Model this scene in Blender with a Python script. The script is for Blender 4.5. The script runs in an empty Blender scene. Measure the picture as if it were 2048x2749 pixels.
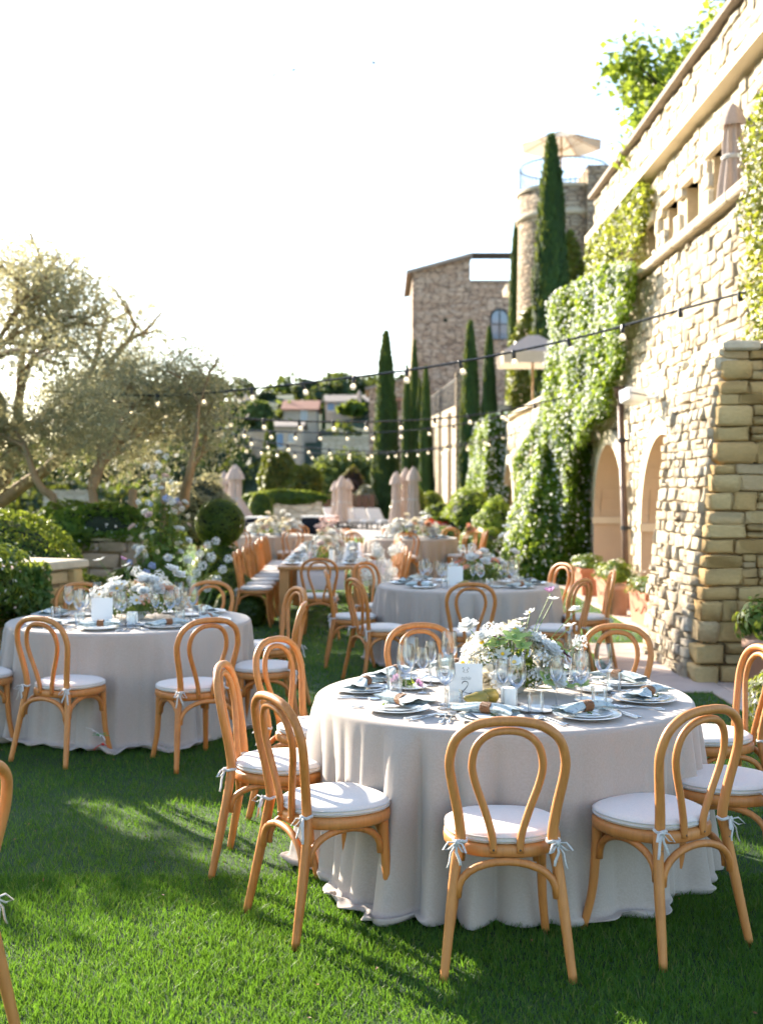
import bpy, math, random
import numpy as np
from mathutils import Vector, Matrix
R = math.radians
rnd = random.Random(7)
sc = bpy.context.scene
COL = sc.collection

# ------------------------------------------------------------------ camera
F = 3200.0; CU = 1024.0; V0 = 1308.0; CH = 1.70          # focal length in photo pixels, horizon row, eye height
cd = bpy.data.cameras.new('camera'); cam = bpy.data.objects.new('camera', cd); COL.objects.link(cam)
cam.location = (0, 0, CH); cam.rotation_euler = (R(90), 0, 0)
cd.sensor_fit = 'VERTICAL'; cd.sensor_height = 36.0; cd.lens = F / 2749.0 * 36.0
cd.shift_y = -(1374.5 - V0) / 2749.0
cd.clip_start = 0.05; cd.clip_end = 9000
cd.dof.use_dof = True; cd.dof.focus_distance = 4.75; cd.dof.aperture_fstop = 2.8
sc.camera = cam
# ------------------------------------------------------------------ sky and sun
SUN_AZ = R(40); SUN_EL = R(22)                            # azimuth to the left of the view direction
sdir = Vector((-math.sin(SUN_AZ) * math.cos(SUN_EL), math.cos(SUN_AZ) * math.cos(SUN_EL), math.sin(SUN_EL)))
w = bpy.data.worlds.new('World'); sc.world = w; w.use_nodes = True
nt = w.node_tree; nt.nodes.clear()
sky = nt.nodes.new('ShaderNodeTexSky'); sky.sky_type = 'NISHITA'; sky.sun_disc = False
sky.sun_elevation = SUN_EL; sky.sun_rotation = -SUN_AZ; sky.air_density = 1.0; sky.dust_density = 0.7; sky.ozone_density = 1.2
tc = nt.nodes.new('ShaderNodeTexCoord'); mp = nt.nodes.new('ShaderNodeMapping'); mp.inputs['Scale'].default_value = (1.2, 1.2, 5.0); mp.inputs['Rotation'].default_value = (0.2, 0.45, 0.3)
nz = nt.nodes.new('ShaderNodeTexNoise'); nz.inputs['Scale'].default_value = 2.6; nz.inputs['Detail'].default_value = 7; nz.inputs['Distortion'].default_value = 0.5
cr = nt.nodes.new('ShaderNodeValToRGB'); cr.color_ramp.elements[0].position = 0.46; cr.color_ramp.elements[1].position = 0.78
cr.color_ramp.elements[1].color = (0.3, 0.3, 0.3, 1)
mx = nt.nodes.new('ShaderNodeMixRGB'); mx.inputs['Color2'].default_value = (5.0, 5.1, 5.3, 1)
bg = nt.nodes.new('ShaderNodeBackground'); bg.inputs['Strength'].default_value = 0.11
ow = nt.nodes.new('ShaderNodeOutputWorld')
nt.links.new(tc.outputs['Generated'], mp.inputs['Vector']); nt.links.new(mp.outputs['Vector'], nz.inputs['Vector'])
nt.links.new(nz.outputs['Fac'], cr.inputs['Fac']); nt.links.new(cr.outputs['Color'], mx.inputs['Fac'])
nt.links.new(sky.outputs['Color'], mx.inputs['Color1']); nt.links.new(mx.outputs['Color'], bg.inputs['Color']); nt.links.new(bg.outputs['Background'], ow.inputs['Surface'])
sl = bpy.data.lights.new('sun', 'SUN'); sl.energy = 5.0; sl.angle = R(0.55); sl.color = (1.0, 0.89, 0.74)
sun = bpy.data.objects.new('sun', sl); COL.objects.link(sun); sun.rotation_euler = (-sdir).to_track_quat('-Z', 'Y').to_euler(); sun.location = (-20, 20, 30)
# ------------------------------------------------------------------ exposure and sampling
sc.view_settings.view_transform = 'Standard'; sc.view_settings.look = 'None'; sc.view_settings.gamma = 1.0
sc.view_settings.exposure = 2.08; sc.view_settings.use_curve_mapping = False
sc.render.engine = 'CYCLES'
cy = sc.cycles
cy.use_denoising = True; cy.max_bounces = 5; cy.diffuse_bounces = 3; cy.glossy_bounces = 2; cy.transmission_bounces = 4; cy.transparent_max_bounces = 10; cy.use_adaptive_sampling = True; cy.adaptive_threshold = 0.03
cy.caustics_reflective = False; cy.caustics_refractive = False; cy.sample_clamp_indirect = 6.0
try:
    cy.denoiser = 'OPENIMAGEDENOISE'
except Exception:
    pass

# ------------------------------------------------------------------ helpers
def P(u, v, Y):
    "world point seen at photo pixel u, v at depth Y"
    return Vector(((u - CU) / F * Y, Y, CH - (v - V0) / F * Y))

def link(o, parent=None):
    COL.objects.link(o)
    if parent is not None:
        o.parent = parent
    return o

def tag(o, label=None, cat=None, group=None, kind=None):
    if label: o['label'] = label
    if cat: o['category'] = cat
    if group: o['group'] = group
    if kind: o['kind'] = kind
    return o

def empty(name, loc=(0, 0, 0), rz=0.0, label=None, cat=None, group=None):
    o = bpy.data.objects.new(name, None); COL.objects.link(o)
    o.location = loc; o.rotation_euler = (0, 0, rz); o.empty_display_size = 0.1
    return tag(o, label, cat, group)

def mesh_np(name, V, Fq, mats, smooth=False, midx=None):
    V = np.asarray(V, np.float32).reshape(-1, 3); Fq = np.asarray(Fq, np.int32)
    me = bpy.data.meshes.new(name); n, k = Fq.shape
    me.vertices.add(len(V)); me.vertices.foreach_set('co', V.ravel())
    me.loops.add(n * k); me.loops.foreach_set('vertex_index', Fq.ravel())
    me.polygons.add(n); me.polygons.foreach_set('loop_start', np.arange(0, n * k, k, dtype=np.int32))
    try:
        me.polygons.foreach_set('loop_total', np.full(n, k, np.int32))
    except Exception:
        pass
    if smooth: me.polygons.foreach_set('use_smooth', np.ones(n, bool))
    for m in (mats if isinstance(mats, (list, tuple)) else [mats]): me.materials.append(m)
    if midx is not None: me.polygons.foreach_set('material_index', np.asarray(midx, np.int32))
    me.update(calc_edges=True); me.validate()
    return me

def ob(name, me, parent=None, loc=None, rot=None, scale=None):
    o = bpy.data.objects.new(name, me); COL.objects.link(o)
    if parent is not None: o.parent = parent
    if loc is not None: o.location = loc
    if rot is not None: o.rotation_euler = rot
    if scale is not None: o.scale = scale
    return o

def copy_tree(o, parent=None):
    c = o.copy(); COL.objects.link(c); c.parent = parent
    for ch in list(o.children): copy_tree(ch, c)
    return c

class MB:
    "collects vertices and faces of ONE piece"
    def __init__(s): s.v = []; s.f = []; s.m = []; s.mi = 0
    def add(s, V, Fc):
        b = len(s.v); s.v.extend([tuple(p) for p in V]); s.f.extend([tuple(i + b for i in f) for f in Fc]); s.m.extend([s.mi] * len(Fc)); return s
    def box(s, x0, x1, y0, y1, z0, z1, M=None):
        V = [Vector((x, y, z)) for z in (z0, z1) for y in (y0, y1) for x in (x0, x1)]
        if M is not None: V = [M @ p for p in V]
        return s.add(V, [(0, 2, 3, 1), (4, 5, 7, 6), (0, 1, 5, 4), (2, 6, 7, 3), (0, 4, 6, 2), (1, 3, 7, 5)])
    def cbox(s, x0, x1, y0, y1, z0, z1, c=0.01):
        "box with chamfered edges"
        c = min(c, (x1 - x0) * .4, (y1 - y0) * .4, (z1 - z0) * .4)
        V = []; 
        for z, i in ((z0, c), (z0 + c, 0), (z1 - c, 0), (z1, c)):
            for (a, b) in ((x0 + i, y0 + c + i), (x0 + c + i, y0 + i), (x1 - c - i, y0 + i), (x1 - i, y0 + c + i), (x1 - i, y1 - c - i), (x1 - c - i, y1 - i), (x0 + c + i, y1 - i), (x0 + i, y1 - c - i)):
                V.append((a, b, z))
        Fc = [tuple(range(7, -1, -1)), tuple(range(24, 32))]
        for r in range(3):
            for k in range(8): Fc.append((r * 8 + k, r * 8 + (k + 1) % 8, (r + 1) * 8 + (k + 1) % 8, (r + 1) * 8 + k))
        return s.add(V, Fc)
    def tube(s, pts, rad, n=8, closed=False, caps=True, flat=1.0, up=None):
        pts = [Vector(p) for p in pts]; N = len(pts)
        rads = rad if isinstance(rad, (list, tuple)) else [rad] * N
        T = []
        for i in range(N):
            a = pts[(i - 1) % N] if (closed or i > 0) else pts[i]; b = pts[(i + 1) % N] if (closed or i < N - 1) else pts[i]
            T.append((b - a).normalized())
        u = Vector(up) if up is not None else Vector((0, 0, 1))
        if abs(T[0].dot(u)) > .95: u = Vector((0, 1, 0))
        u = (u - T[0] * u.dot(T[0])).normalized(); V = []
        for i in range(N):
            u = u - T[i] * u.dot(T[i])
            if u.length < 1e-6: u = T[i].orthogonal()
            u.normalize(); w2 = T[i].cross(u)
            for k in range(n):
                a = 2 * math.pi * k / n
                V.append(pts[i] + (u * math.cos(a) * flat + w2 * math.sin(a)) * rads[i])
        Fc = []
        for i in range(N if closed else N - 1):
            j = (i + 1) % N
            for k in range(n): Fc.append((i * n + k, i * n + (k + 1) % n, j * n + (k + 1) % n, j * n + k))
        if caps and not closed: Fc += [tuple(range(n - 1, -1, -1)), tuple(range((N - 1) * n, N * n))]
        return s.add(V, Fc)
    def lathe(s, prof, n=24, c=(0, 0, 0), wob=None):
        V = []; Fc = []; L = len(prof)
        for r, z in prof:
            for k in range(n):
                a = 2 * math.pi * k / n; q = r * (wob(a, z) if wob else 1.0)
                V.append((c[0] + q * math.cos(a), c[1] + q * math.sin(a), c[2] + z))
        for i in range(L - 1):
            for k in range(n): Fc.append((i * n + k, i * n + (k + 1) % n, (i + 1) * n + (k + 1) % n, (i + 1) * n + k))
        if prof[0][0] > 1e-4 and False: pass
        return s.add(V, Fc)
    def grid(s, fn, nu, nv, wrap=False):
        V = [fn(i / (nu - (0 if wrap else 1)), j / (nv - 1)) for j in range(nv) for i in range(nu)]; Fc = []
        for j in range(nv - 1):
            for i in range(nu if wrap else nu - 1):
                k = (i + 1) % nu; Fc.append((j * nu + i, j * nu + k, (j + 1) * nu + k, (j + 1) * nu + i))
        return s.add(V, Fc)
    def prism(s, poly, z0, z1):
        n = len(poly); V = [(x, y, z0) for x, y in poly] + [(x, y, z1) for x, y in poly]
        return s.add(V, [tuple(range(n - 1, -1, -1)), tuple(range(n, 2 * n))] + [(i, (i + 1) % n, n + (i + 1) % n, n + i) for i in range(n)])
    def mesh(s, name, mats, smooth=False):
        me = bpy.data.meshes.new(name); me.from_pydata([tuple(p) for p in s.v], [], s.f)
        for m in (mats if isinstance(mats, (list, tuple)) else [mats]): me.materials.append(m)
        if any(s.m): me.polygons.foreach_set('material_index', s.m)
        if smooth: me.polygons.foreach_set('use_smooth', [True] * len(me.polygons))
        me.update(); return me
    def build(s, name, mats, parent=None, smooth=False, **k):
        return ob(name, s.mesh(name, mats, smooth), parent, **k)

def spline(pts, n):
    "Catmull-Rom through pts, n samples per span"
    p = [Vector(q) for q in pts]; p = [p[0] * 2 - p[1]] + p + [p[-1] * 2 - p[-2]]; out = []
    for i in range(1, len(p) - 2):
        for k in range(n):
            t = k / n
            out.append(.5 * ((2 * p[i]) + (p[i + 1] - p[i - 1]) * t + (2 * p[i - 1] - 5 * p[i] + 4 * p[i + 1] - p[i + 2]) * t * t + (3 * p[i] - p[i - 1] - 3 * p[i + 1] + p[i + 2]) * t ** 3))
    out.append(p[-2]); return out

# ------------------------------------------------------------------ materials
MATS = {}
def nodes_of(name):
    m = bpy.data.materials.new(name); m.use_nodes = True; t = m.node_tree; t.nodes.clear()
    o = t.nodes.new('ShaderNodeOutputMaterial'); MATS[name] = m; return m, t, o
def N(t, kind, **k):
    n = t.nodes.new(kind)
    for a, b in k.items(): setattr(n, a, b)
    return n
def rand_node(t):
    "0..1, different for each object and each loose piece"
    g = N(t, 'ShaderNodeNewGeometry'); oi = N(t, 'ShaderNodeObjectInfo')
    a = N(t, 'ShaderNodeMath', operation='ADD'); f = N(t, 'ShaderNodeMath', operation='FRACT')
    t.links.new(g.outputs['Random Per Island'], a.inputs[0]); t.links.new(oi.outputs['Random'], a.inputs[1]); t.links.new(a.outputs[0], f.inputs[0])
    return f.outputs[0]
def ramp(t, src, cols, pos=None):
    r = N(t, 'ShaderNodeValToRGB'); e = r.color_ramp.elements
    while len(e) < len(cols): e.new(0.5)
    for i, c in enumerate(cols):
        e[i].position = pos[i] if pos else i / (len(cols) - 1); e[i].color = (*c, 1)
    t.links.new(src, r.inputs['Fac']); return r.outputs['Color']
def noise(t, scale, detail=4, vec=None, kind='Object', mscale=None, rough=.55, rot=None):
    n = N(t, 'ShaderNodeTexNoise'); n.inputs['Scale'].default_value = scale; n.inputs['Detail'].default_value = detail; n.inputs['Roughness'].default_value = rough
    c = N(t, 'ShaderNodeTexCoord')
    if mscale or rot:
        m = N(t, 'ShaderNodeMapping')
        if mscale: m.inputs['Scale'].default_value = mscale
        if rot: m.inputs['Rotation'].default_value = rot
        t.links.new(c.outputs[kind], m.inputs['Vector']); t.links.new(m.outputs['Vector'], n.inputs['Vector'])
    else:
        t.links.new(c.outputs[kind], n.inputs['Vector'])
    return n.outputs['Fac']
def mixc(t, a, b, fac, mode='MIX'):
    m = N(t, 'ShaderNodeMixRGB', blend_type=mode)
    for s, q in (('Color1', a), ('Color2', b), ('Fac', fac)):
        if isinstance(q, (tuple, list)): m.inputs[s].default_value = (*q, 1)
        elif isinstance(q, (int, float)): m.inputs[s].default_value = q
        else: t.links.new(q, m.inputs[s])
    return m.outputs['Color']
def bump(t, h, strength=.3, dist=.01):
    b = N(t, 'ShaderNodeBump'); b.inputs['Strength'].default_value = strength; b.inputs['Distance'].default_value = dist
    t.links.new(h, b.inputs['Height']); return b.outputs['Normal']
def pbsdf(t, o, col, rough=.6, nrm=None, **k):
    p = N(t, 'ShaderNodeBsdfPrincipled'); p.inputs['Roughness'].default_value = rough
    if isinstance(col, (tuple, list)): p.inputs['Base Color'].default_value = (*col, 1)
    else: t.links.new(col, p.inputs['Base Color'])
    if nrm is not None: t.links.new(nrm, p.inputs['Normal'])
    for a, b in k.items(): p.inputs[a.replace('_', ' ')].default_value = b
    t.links.new(p.outputs[0], o.inputs['Surface']); return p

def m_plain(name, col, rough=.6, var=.25, scale=6, bs=0.0, bsc=40, metallic=0.0, **k):
    m, t, o = nodes_of(name)
    c = mixc(t, tuple(x * (1 - var) for x in col), tuple(min(1, x * (1 + var)) for x in col), noise(t, scale, 5))
    nn = bump(t, noise(t, bsc, 4), bs, .01) if bs else None
    pbsdf(t, o, c, rough, nn, Metallic=metallic, **k); return m

def m_leaf(name, cols, trans=.45, rough=.45, tcol=None, nsc=1.5, pos=None):
    "leaf: glossy face plus light passing through"
    m, t, o = nodes_of(name)
    c = ramp(t, rand_node(t), cols, pos)
    c = mixc(t, c, tuple(x * .55 for x in cols[0]), ramp(t, noise(t, nsc, 3), [(0, 0, 0), (.7, .7, .7)], [.42, .68]))
    p = N(t, 'ShaderNodeBsdfPrincipled'); p.inputs['Roughness'].default_value = rough; p.inputs['Specular IOR Level'].default_value = .35
    t.links.new(c, p.inputs['Base Color'])
    tr = N(t, 'ShaderNodeBsdfTranslucent')
    c2 = mixc(t, c, tcol or (.55, .62, .06), .5)
    c2 = mixc(t, c2, 1.5, 1.0, 'MULTIPLY') if False else c2
    t.links.new(c2, tr.inputs['Color'])
    mx = N(t, 'ShaderNodeMixShader'); mx.inputs[0].default_value = trans
    t.links.new(p.outputs[0], mx.inputs[1]); t.links.new(tr.outputs[0], mx.inputs[2]); t.links.new(mx.outputs[0], o.inputs['Surface']); return m

def m_petal(name, col, trans=.35):
    m, t, o = nodes_of(name)
    c = mixc(t, col, tuple(x * .86 for x in col), rand_node(t))
    d = N(t, 'ShaderNodeBsdfDiffuse'); tr = N(t, 'ShaderNodeBsdfTranslucent'); t.links.new(c, d.inputs['Color']); t.links.new(c, tr.inputs['Color'])
    mx = N(t, 'ShaderNodeMixShader'); mx.inputs[0].default_value = trans
    t.links.new(d.outputs[0], mx.inputs[1]); t.links.new(tr.outputs[0], mx.inputs[2]); t.links.new(mx.outputs[0], o.inputs['Surface']); return m

def m_stone(name, cols, rough=.88, sc_=9.0, bs=.55, mott=.35):
    m, t, o = nodes_of(name)
    c = ramp(t, rand_node(t), cols)
    n1 = noise(t, sc_, 7, rough=.65); n2 = noise(t, sc_ * 5, 4)
    c = mixc(t, c, tuple(x * .5 for x in cols[0]), ramp(t, n1, [(mott, mott, mott), (0, 0, 0)], [.32, .62]))
    c = mixc(t, c, (.82, .74, .56), ramp(t, n2, [(0, 0, 0), (.22, .22, .22)], [.5, .75]))
    h = N(t, 'ShaderNodeMath', operation='ADD'); t.links.new(n1, h.inputs[0]); t.links.new(n2, h.inputs[1])
    pbsdf(t, o, c, rough, bump(t, h.outputs[0], bs, .02), Specular_IOR_Level=.2); return m

def m_masonry(name, cols, bw=.34, bh=.14, mortar=(.3, .25, .18), rough=.9, warp=.06):
    "far rubble masonry, stones too small to pick apart"
    m, t, o = nodes_of(name)
    c0 = N(t, 'ShaderNodeTexCoord'); g = N(t, 'ShaderNodeNewGeometry')
    nz = N(t, 'ShaderNodeTexNoise'); nz.inputs['Scale'].default_value = 1.3; nz.inputs['Detail'].default_value = 3; t.links.new(c0.outputs['Object'], nz.inputs['Vector'])
    vm = N(t, 'ShaderNodeVectorMath', operation='MULTIPLY_ADD'); vm.inputs[1].default_value = (warp * 6, warp * 6, warp * 4); t.links.new(nz.outputs['Color'], vm.inputs[0]); t.links.new(c0.outputs['Object'], vm.inputs[2])
    mp = N(t, 'ShaderNodeMapping'); mp.inputs['Scale'].default_value = (1 / bw, 1 / bw, 1 / bh); t.links.new(vm.outputs[0], mp.inputs['Vector'])
    vo = N(t, 'ShaderNodeTexVoronoi', feature='F1'); vo.inputs['Scale'].default_value = 1.0; vo.inputs['Randomness'].default_value = .75; t.links.new(mp.outputs[0], vo.inputs['Vector'])
    ve = N(t, 'ShaderNodeTexVoronoi', feature='DISTANCE_TO_EDGE'); ve.inputs['Scale'].default_value = 1.0; ve.inputs['Randomness'].default_value = .75; t.links.new(mp.outputs[0], ve.inputs['Vector'])
    sx = N(t, 'ShaderNodeSeparateColor'); t.links.new(vo.outputs['Color'], sx.inputs[0])
    c = ramp(t, sx.outputs[0], cols)
    big = noise(t, .35, 4); c = mixc(t, c, tuple(x * .6 for x in cols[0]), ramp(t, big, [(0, 0, 0), (.6, .6, .6)], [.45, .75]))
    fac = ramp(t, ve.outputs['Distance'], [(1, 1, 1), (0, 0, 0)], [.02, .11])
    c = mixc(t, c, mortar, fac)
    hh = ramp(t, ve.outputs['Distance'], [(0, 0, 0), (1, 1, 1)], [.0, .2])
    hn = N(t, 'ShaderNodeMath', operation='ADD'); t.links.new(hh, hn.inputs[0]); t.links.new(noise(t, 14, 5), hn.inputs[1])
    pbsdf(t, o, c, rough, bump(t, hn.outputs[0], .8, .05), Specular_IOR_Level=.15); return m

def build_mats():
    # bentwood
    for nm, a, b in (('wood', (.52, .20, .046), (.33, .108, .022)), ('oak', (.48, .23, .075), (.33, .15, .045))):
        m, t, o = nodes_of(nm)
        n1 = noise(t, 7, 7, mscale=(9, 9, .8), rough=.7); n2 = noise(t, 2.2, 3)
        oi = N(t, 'ShaderNodeObjectInfo')
        c = mixc(t, a, b, ramp(t, n1, [(0, 0, 0), (1, 1, 1)], [.35, .72]))
        c = mixc(t, c, tuple(x * .62 for x in b), ramp(t, n2, [(0, 0, 0), (.6, .6, .6)], [.55, .8]))
        c = mixc(t, c, (.60, .29, .10), ramp(t, oi.outputs['Random'], [(0, 0, 0), (.3, .3, .3)]))
        pbsdf(t, o, c, .46, bump(t, n1, .10, .004), Specular_IOR_Level=.4, Coat_Weight=.05, Coat_Roughness=.3)
    def fabric(nm, a, b, scale=900, bs=.25, pat=None, sheen=.2, tr=0.0):
        m, t, o = nodes_of(nm)
        w1 = noise(t, scale, 2, mscale=(1, .12, 1)); w2 = noise(t, scale, 2, mscale=(.12, 1, .25))
        s = N(t, 'ShaderNodeMath', operation='ADD'); t.links.new(w1, s.inputs[0]); t.links.new(w2, s.inputs[1])
        f = ramp(t, s.outputs[0], [(0, 0, 0), (1, 1, 1)], [.7, 1.3]) if False else ramp(t, w2, [(0, 0, 0), (1, 1, 1)], [.35, .65])
        c = mixc(t, a, b, f)
        c = mixc(t, c, tuple(x * .88 for x in a), ramp(t, noise(t, 2.0, 2), [(0, 0, 0), (.3, .3, .3)], [.4, .75]))
        if pat:
            c = mixc(t, c, pat, ramp(t, noise(t, 46, 4, rough=.7), [(0, 0, 0), (.75, .75, .75)], [.52, .6]))
        p = pbsdf(t, o, c, .92, bump(t, s.outputs[0], bs, .002), Sheen_Weight=sheen, Sheen_Roughness=.5, Specular_IOR_Level=.1)
        if tr:
            ts = N(t, 'ShaderNodeBsdfTranslucent'); t.links.new(c, ts.inputs['Color']); mx = N(t, 'ShaderNodeMixShader'); mx.inputs[0].default_value = tr
            t.links.new(p.outputs[0], mx.inputs[1]); t.links.new(ts.outputs[0], mx.inputs[2]); t.links.new(mx.outputs[0], o.inputs['Surface'])
        return m
    fabric('linen', (.435, .375, .33), (.395, .34, .295), 520, bs=.03)
    fabric('cushion', (.74, .67, .60), (.62, .58, .54), 700, bs=.08)
    fabric('cushion_piping', (.60, .57, .54), (.5, .47, .44), 700)
    fabric('tie', (.58, .56, .53), (.46, .44, .42), 700)
    fabric('napkin', (.47, .53, .52), (.38, .45, .45), 700, pat=(.08, .13, .16))
    fabric('runner', (.60, .52, .48), (.5, .43, .4), 420)
    fabric('parasol', (.58, .47, .40), (.48, .385, .33), 160, tr=.3)
    fabric('parasol_cream', (.62, .53, .40), (.54, .46, .35), 160, tr=.35)
    fabric('black_cover', (.010, .012, .016), (.02, .022, .028), 160, sheen=0)
    m_plain('wicker', (.27, .115, .04), .5, .5, 120, .9, 260)
    m_plain('porcelain', (.82, .82, .81), .12, .03, 4, Coat_Weight=.3)
    m_plain('paper', (.84, .82, .79), .7, .04, 8)
    m_plain('wax', (.86, .82, .74), .45, .05, 8, Subsurface_Weight=.0)
    m_plain('ink', (.02, .02, .02), .6, .1)
    m_plain('grey_ink', (.38, .39, .39), .6, .1)
    m_plain('silver', (.80, .79, .76), .18, .05, 8, metallic=1.0)
    m_plain('ivory', (.82, .79, .72), .25, .05, 8)
    m_plain('slate', (.16, .15, .145), .6, .2, 20)
    m_plain('screw', (.10, .09, .08), .35, .2, 20, metallic=1.0)
    m_plain('plastic_black', (.012, .012, .013), .4, .2, 20)
    m_plain('white_plastic', (.74, .76, .77), .4, .05, 5)
    m_plain('iron', (.025, .026, .028), .5, .3, 10)
    m_plain('rust_pipe', (.13, .075, .05), .5, .35, 6, .2, 50)
    m_plain('terracotta', (.40, .16, .085), .85, .3, 7, .3, 60)
    m_plain('terracotta_pale', (.50, .30, .21), .85, .3, 7, .3, 60)
    m_plain('pot_cream', (.70, .62, .50), .7, .15, 7, .2, 60)
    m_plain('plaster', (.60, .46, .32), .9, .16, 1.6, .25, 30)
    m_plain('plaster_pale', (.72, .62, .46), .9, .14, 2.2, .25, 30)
    m_plain('concrete', (.62, .54, .42), .9, .2, 2.5, .3, 24)
    m_plain('soil', (.035, .024, .015), .95, .4, 20, .6, 60)
    m_plain('bark', (.27, .185, .10), .95, .5, 9, .9, 30)
    m_plain('dark_bark', (.06, .04, .025), .95, .5, 9, .9, 30)
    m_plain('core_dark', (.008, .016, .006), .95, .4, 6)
    m_plain('pear', (.30, .22, .035), .4, .45, 24)
    m_plain('stalk', (.10, .065, .03), .8, .3, 20)
    m_plain('pollen', (.75, .45, .02), .7, .3, 80)
    m_plain('stem_green', (.14, .24, .06), .6, .3, 20)
    m_plain('red_ribbon', (.62, .03, .02), .5, .2, 10)
    m_plain('green_ribbon', (.02, .30, .06), .5, .2, 10)
    m_plain('feather', (.04, .04, .045), .7, .2, 10)
    m_plain('shutter_blue', (.16, .24, .34), .7, .2, 6)
    m_plain('door_brown', (.12, .06, .035), .7, .3, 6)
    m_plain('lawn_soil', (.015, .045, .008), .95, .5, 60)
    m_plain('paving', (.50, .385, .325), .85, .22, 3.5, .3, 40)
    m_plain('grey_paving', (.36, .33, .30), .85, .22, 2.0, .3, 30)
    m_plain('hill_ground', (.030, .055, .025), .95, .6, .06)
    m_plain('valley_ground', (.06, .08, .03), .95, .6, .05)
    m_plain('roof_tile', (.36, .17, .11), .9, .35, 3, .4, 10)
    m_plain('roof_grey', (.27, .22, .18), .9, .35, 3, .4, 10)
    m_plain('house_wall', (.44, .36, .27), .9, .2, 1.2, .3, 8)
    # leaves
    m_leaf('leaf_jasmine', [(.042, .115, .012), (.08, .19, .018), (.145, .25, .027)], .5, .45, (.52, .62, .06))
    m_leaf('leaf_ivy', [(.05, .12, .015), (.09, .19, .02), (.16, .25, .03)], .5)
    m_leaf('leaf_ivy_sunlit', [(.09, .12, .015), (.16, .19, .02), (.26, .22, .03)], .45)  # yellower copy of the ivy leaf, sunlight put into its colour
    m_leaf('leaf_box', [(.03, .07, .012), (.05, .11, .015), (.10, .17, .02)], .5, .35)
    m_leaf('leaf_cypress', [(.014, .042, .010), (.024, .066, .013), (.042, .095, .018)], .22, .75)
    m_leaf('leaf_cypress_far', [(.02, .05, .014), (.03, .07, .018), (.045, .095, .02)], .2, .75)
    m_leaf('leaf_olive', [(.19, .21, .13), (.29, .31, .21), (.37, .32, .15)], .5, .45, (.66, .58, .28), 1.0)
    m_leaf('leaf_bouquet', [(.05, .11, .02), (.08, .17, .03), (.14, .20, .05)], .40)
    m_leaf('leaf_plane', [(.055, .13, .02), (.09, .19, .025), (.13, .24, .03)], .5)
    m_leaf('leaf_bush_gold', [(.05, .08, .015), (.09, .12, .02), (.22, .16, .02)], .35)
    m_leaf('leaf_wood', [(.014, .035, .020), (.022, .05, .026), (.04, .07, .03)], .15, .7, None, .08)
    m_leaf('leaf_wood_light', [(.04, .075, .03), (.06, .11, .035), (.10, .15, .04)], .25, .7, None, .08)
    m_leaf('leaf_plum', [(.05, .025, .03), (.09, .035, .035), (.14, .06, .04)], .3)
    m_leaf('grass_blade', [(.020, .080, .008), (.035, .115, .010), (.11, .205, .026), (.24, .22, .07)], .42, .5, (.26, .50, .03), .9, [0, .45, .93, .97])
    m_leaf('leaf_low', [(.03, .08, .014), (.05, .12, .018), (.09, .15, .02)], .35)
    for nm, c in (('petal_white', (.86, .86, .83)), ('petal_cream', (.80, .72, .55)), ('petal_peach', (.78, .46, .30)), ('petal_pink', (.82, .64, .58)), ('petal_mauve', (.46, .26, .42)),
                  ('petal_plum', (.12, .035, .07)), ('petal_green', (.42, .55, .20)), ('petal_blue', (.40, .47, .72)), ('petal_red', (.70, .09, .05)), ('petal_coral', (.74, .30, .22))):
        m_petal(nm, c)
    # stones
    m_stone('stone_warm', [(.64, .41, .17), (.72, .49, .21), (.80, .58, .28), (.70, .51, .29)], bs=.9, sc_=7, mott=.22)  # warm bounce light on shaded faces is put into this stone colour
    m_stone('stone_grey', [(.54, .44, .31), (.68, .56, .39), (.76, .66, .49), (.62, .55, .45)], sc_=12, bs=.8)
    m_stone('stone_brown', [(.34, .24, .17), (.42, .31, .22), (.48, .37, .27)])
    m_plain('joint', (.26, .185, .10), .95, .3, 30, .5, 60)
    m_plain('mortar_pale', (.50, .40, .26), .95, .3, 12, .5, 60)
    m_stone('coping', [(.48, .40, .29), (.54, .46, .34), (.58, .5, .38)], sc_=4, bs=.3)
    m_masonry('masonry_brown', [(.42, .285, .20), (.52, .37, .265), (.60, .45, .335), (.47, .37, .29)], .5, .17, (.17, .12, .09), warp=.012)
    m_masonry('masonry_tower', [(.36, .26, .17), (.45, .34, .23), (.5, .4, .28), (.33, .27, .2)], .46, .17, (.18, .13, .09), warp=.015)
    m_masonry('masonry_pale', [(.50, .42, .31), (.56, .48, .36), (.6, .52, .4)], .9, .32, (.38, .31, .22), warp=.02)
    # thin glass
    m, t, o = nodes_of('glass')
    lw = N(t, 'ShaderNodeLayerWeight'); lw.inputs['Blend'].default_value = .42
    tr = N(t, 'ShaderNodeBsdfTransparent'); tr.inputs['Color'].default_value = (.94, .95, .95, 1)
    gl = N(t, 'ShaderNodeBsdfGlossy'); gl.inputs['Roughness'].default_value = .03
    mx = N(t, 'ShaderNodeMixShader'); rr = ramp(t, lw.outputs['Fresnel'], [(.03, .03, .03), (.32, .32, .32), (.75, .75, .75)], [0, .35, 1.0])
    t.links.new(rr, mx.inputs[0]); t.links.new(tr.outputs[0], mx.inputs[1]); t.links.new(gl.outputs[0], mx.inputs[2]); t.links.new(mx.outputs[0], o.inputs['Surface'])
    m, t, o = nodes_of('window_glass'); pbsdf(t, o, (.16, .21, .28), .08, None, Specular_IOR_Level=.8)
    m, t, o = nodes_of('bulb_glow')
    e = N(t, 'ShaderNodeEmission'); e.inputs['Color'].default_value = (1, .80, .50, 1); e.inputs['Strength'].default_value = 3.0
    t.links.new(e.outputs[0], o.inputs['Surface'])
    m, t, o = nodes_of('bulb_glass')
    lw = N(t, 'ShaderNodeLayerWeight'); lw.inputs['Blend'].default_value = .5
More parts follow.
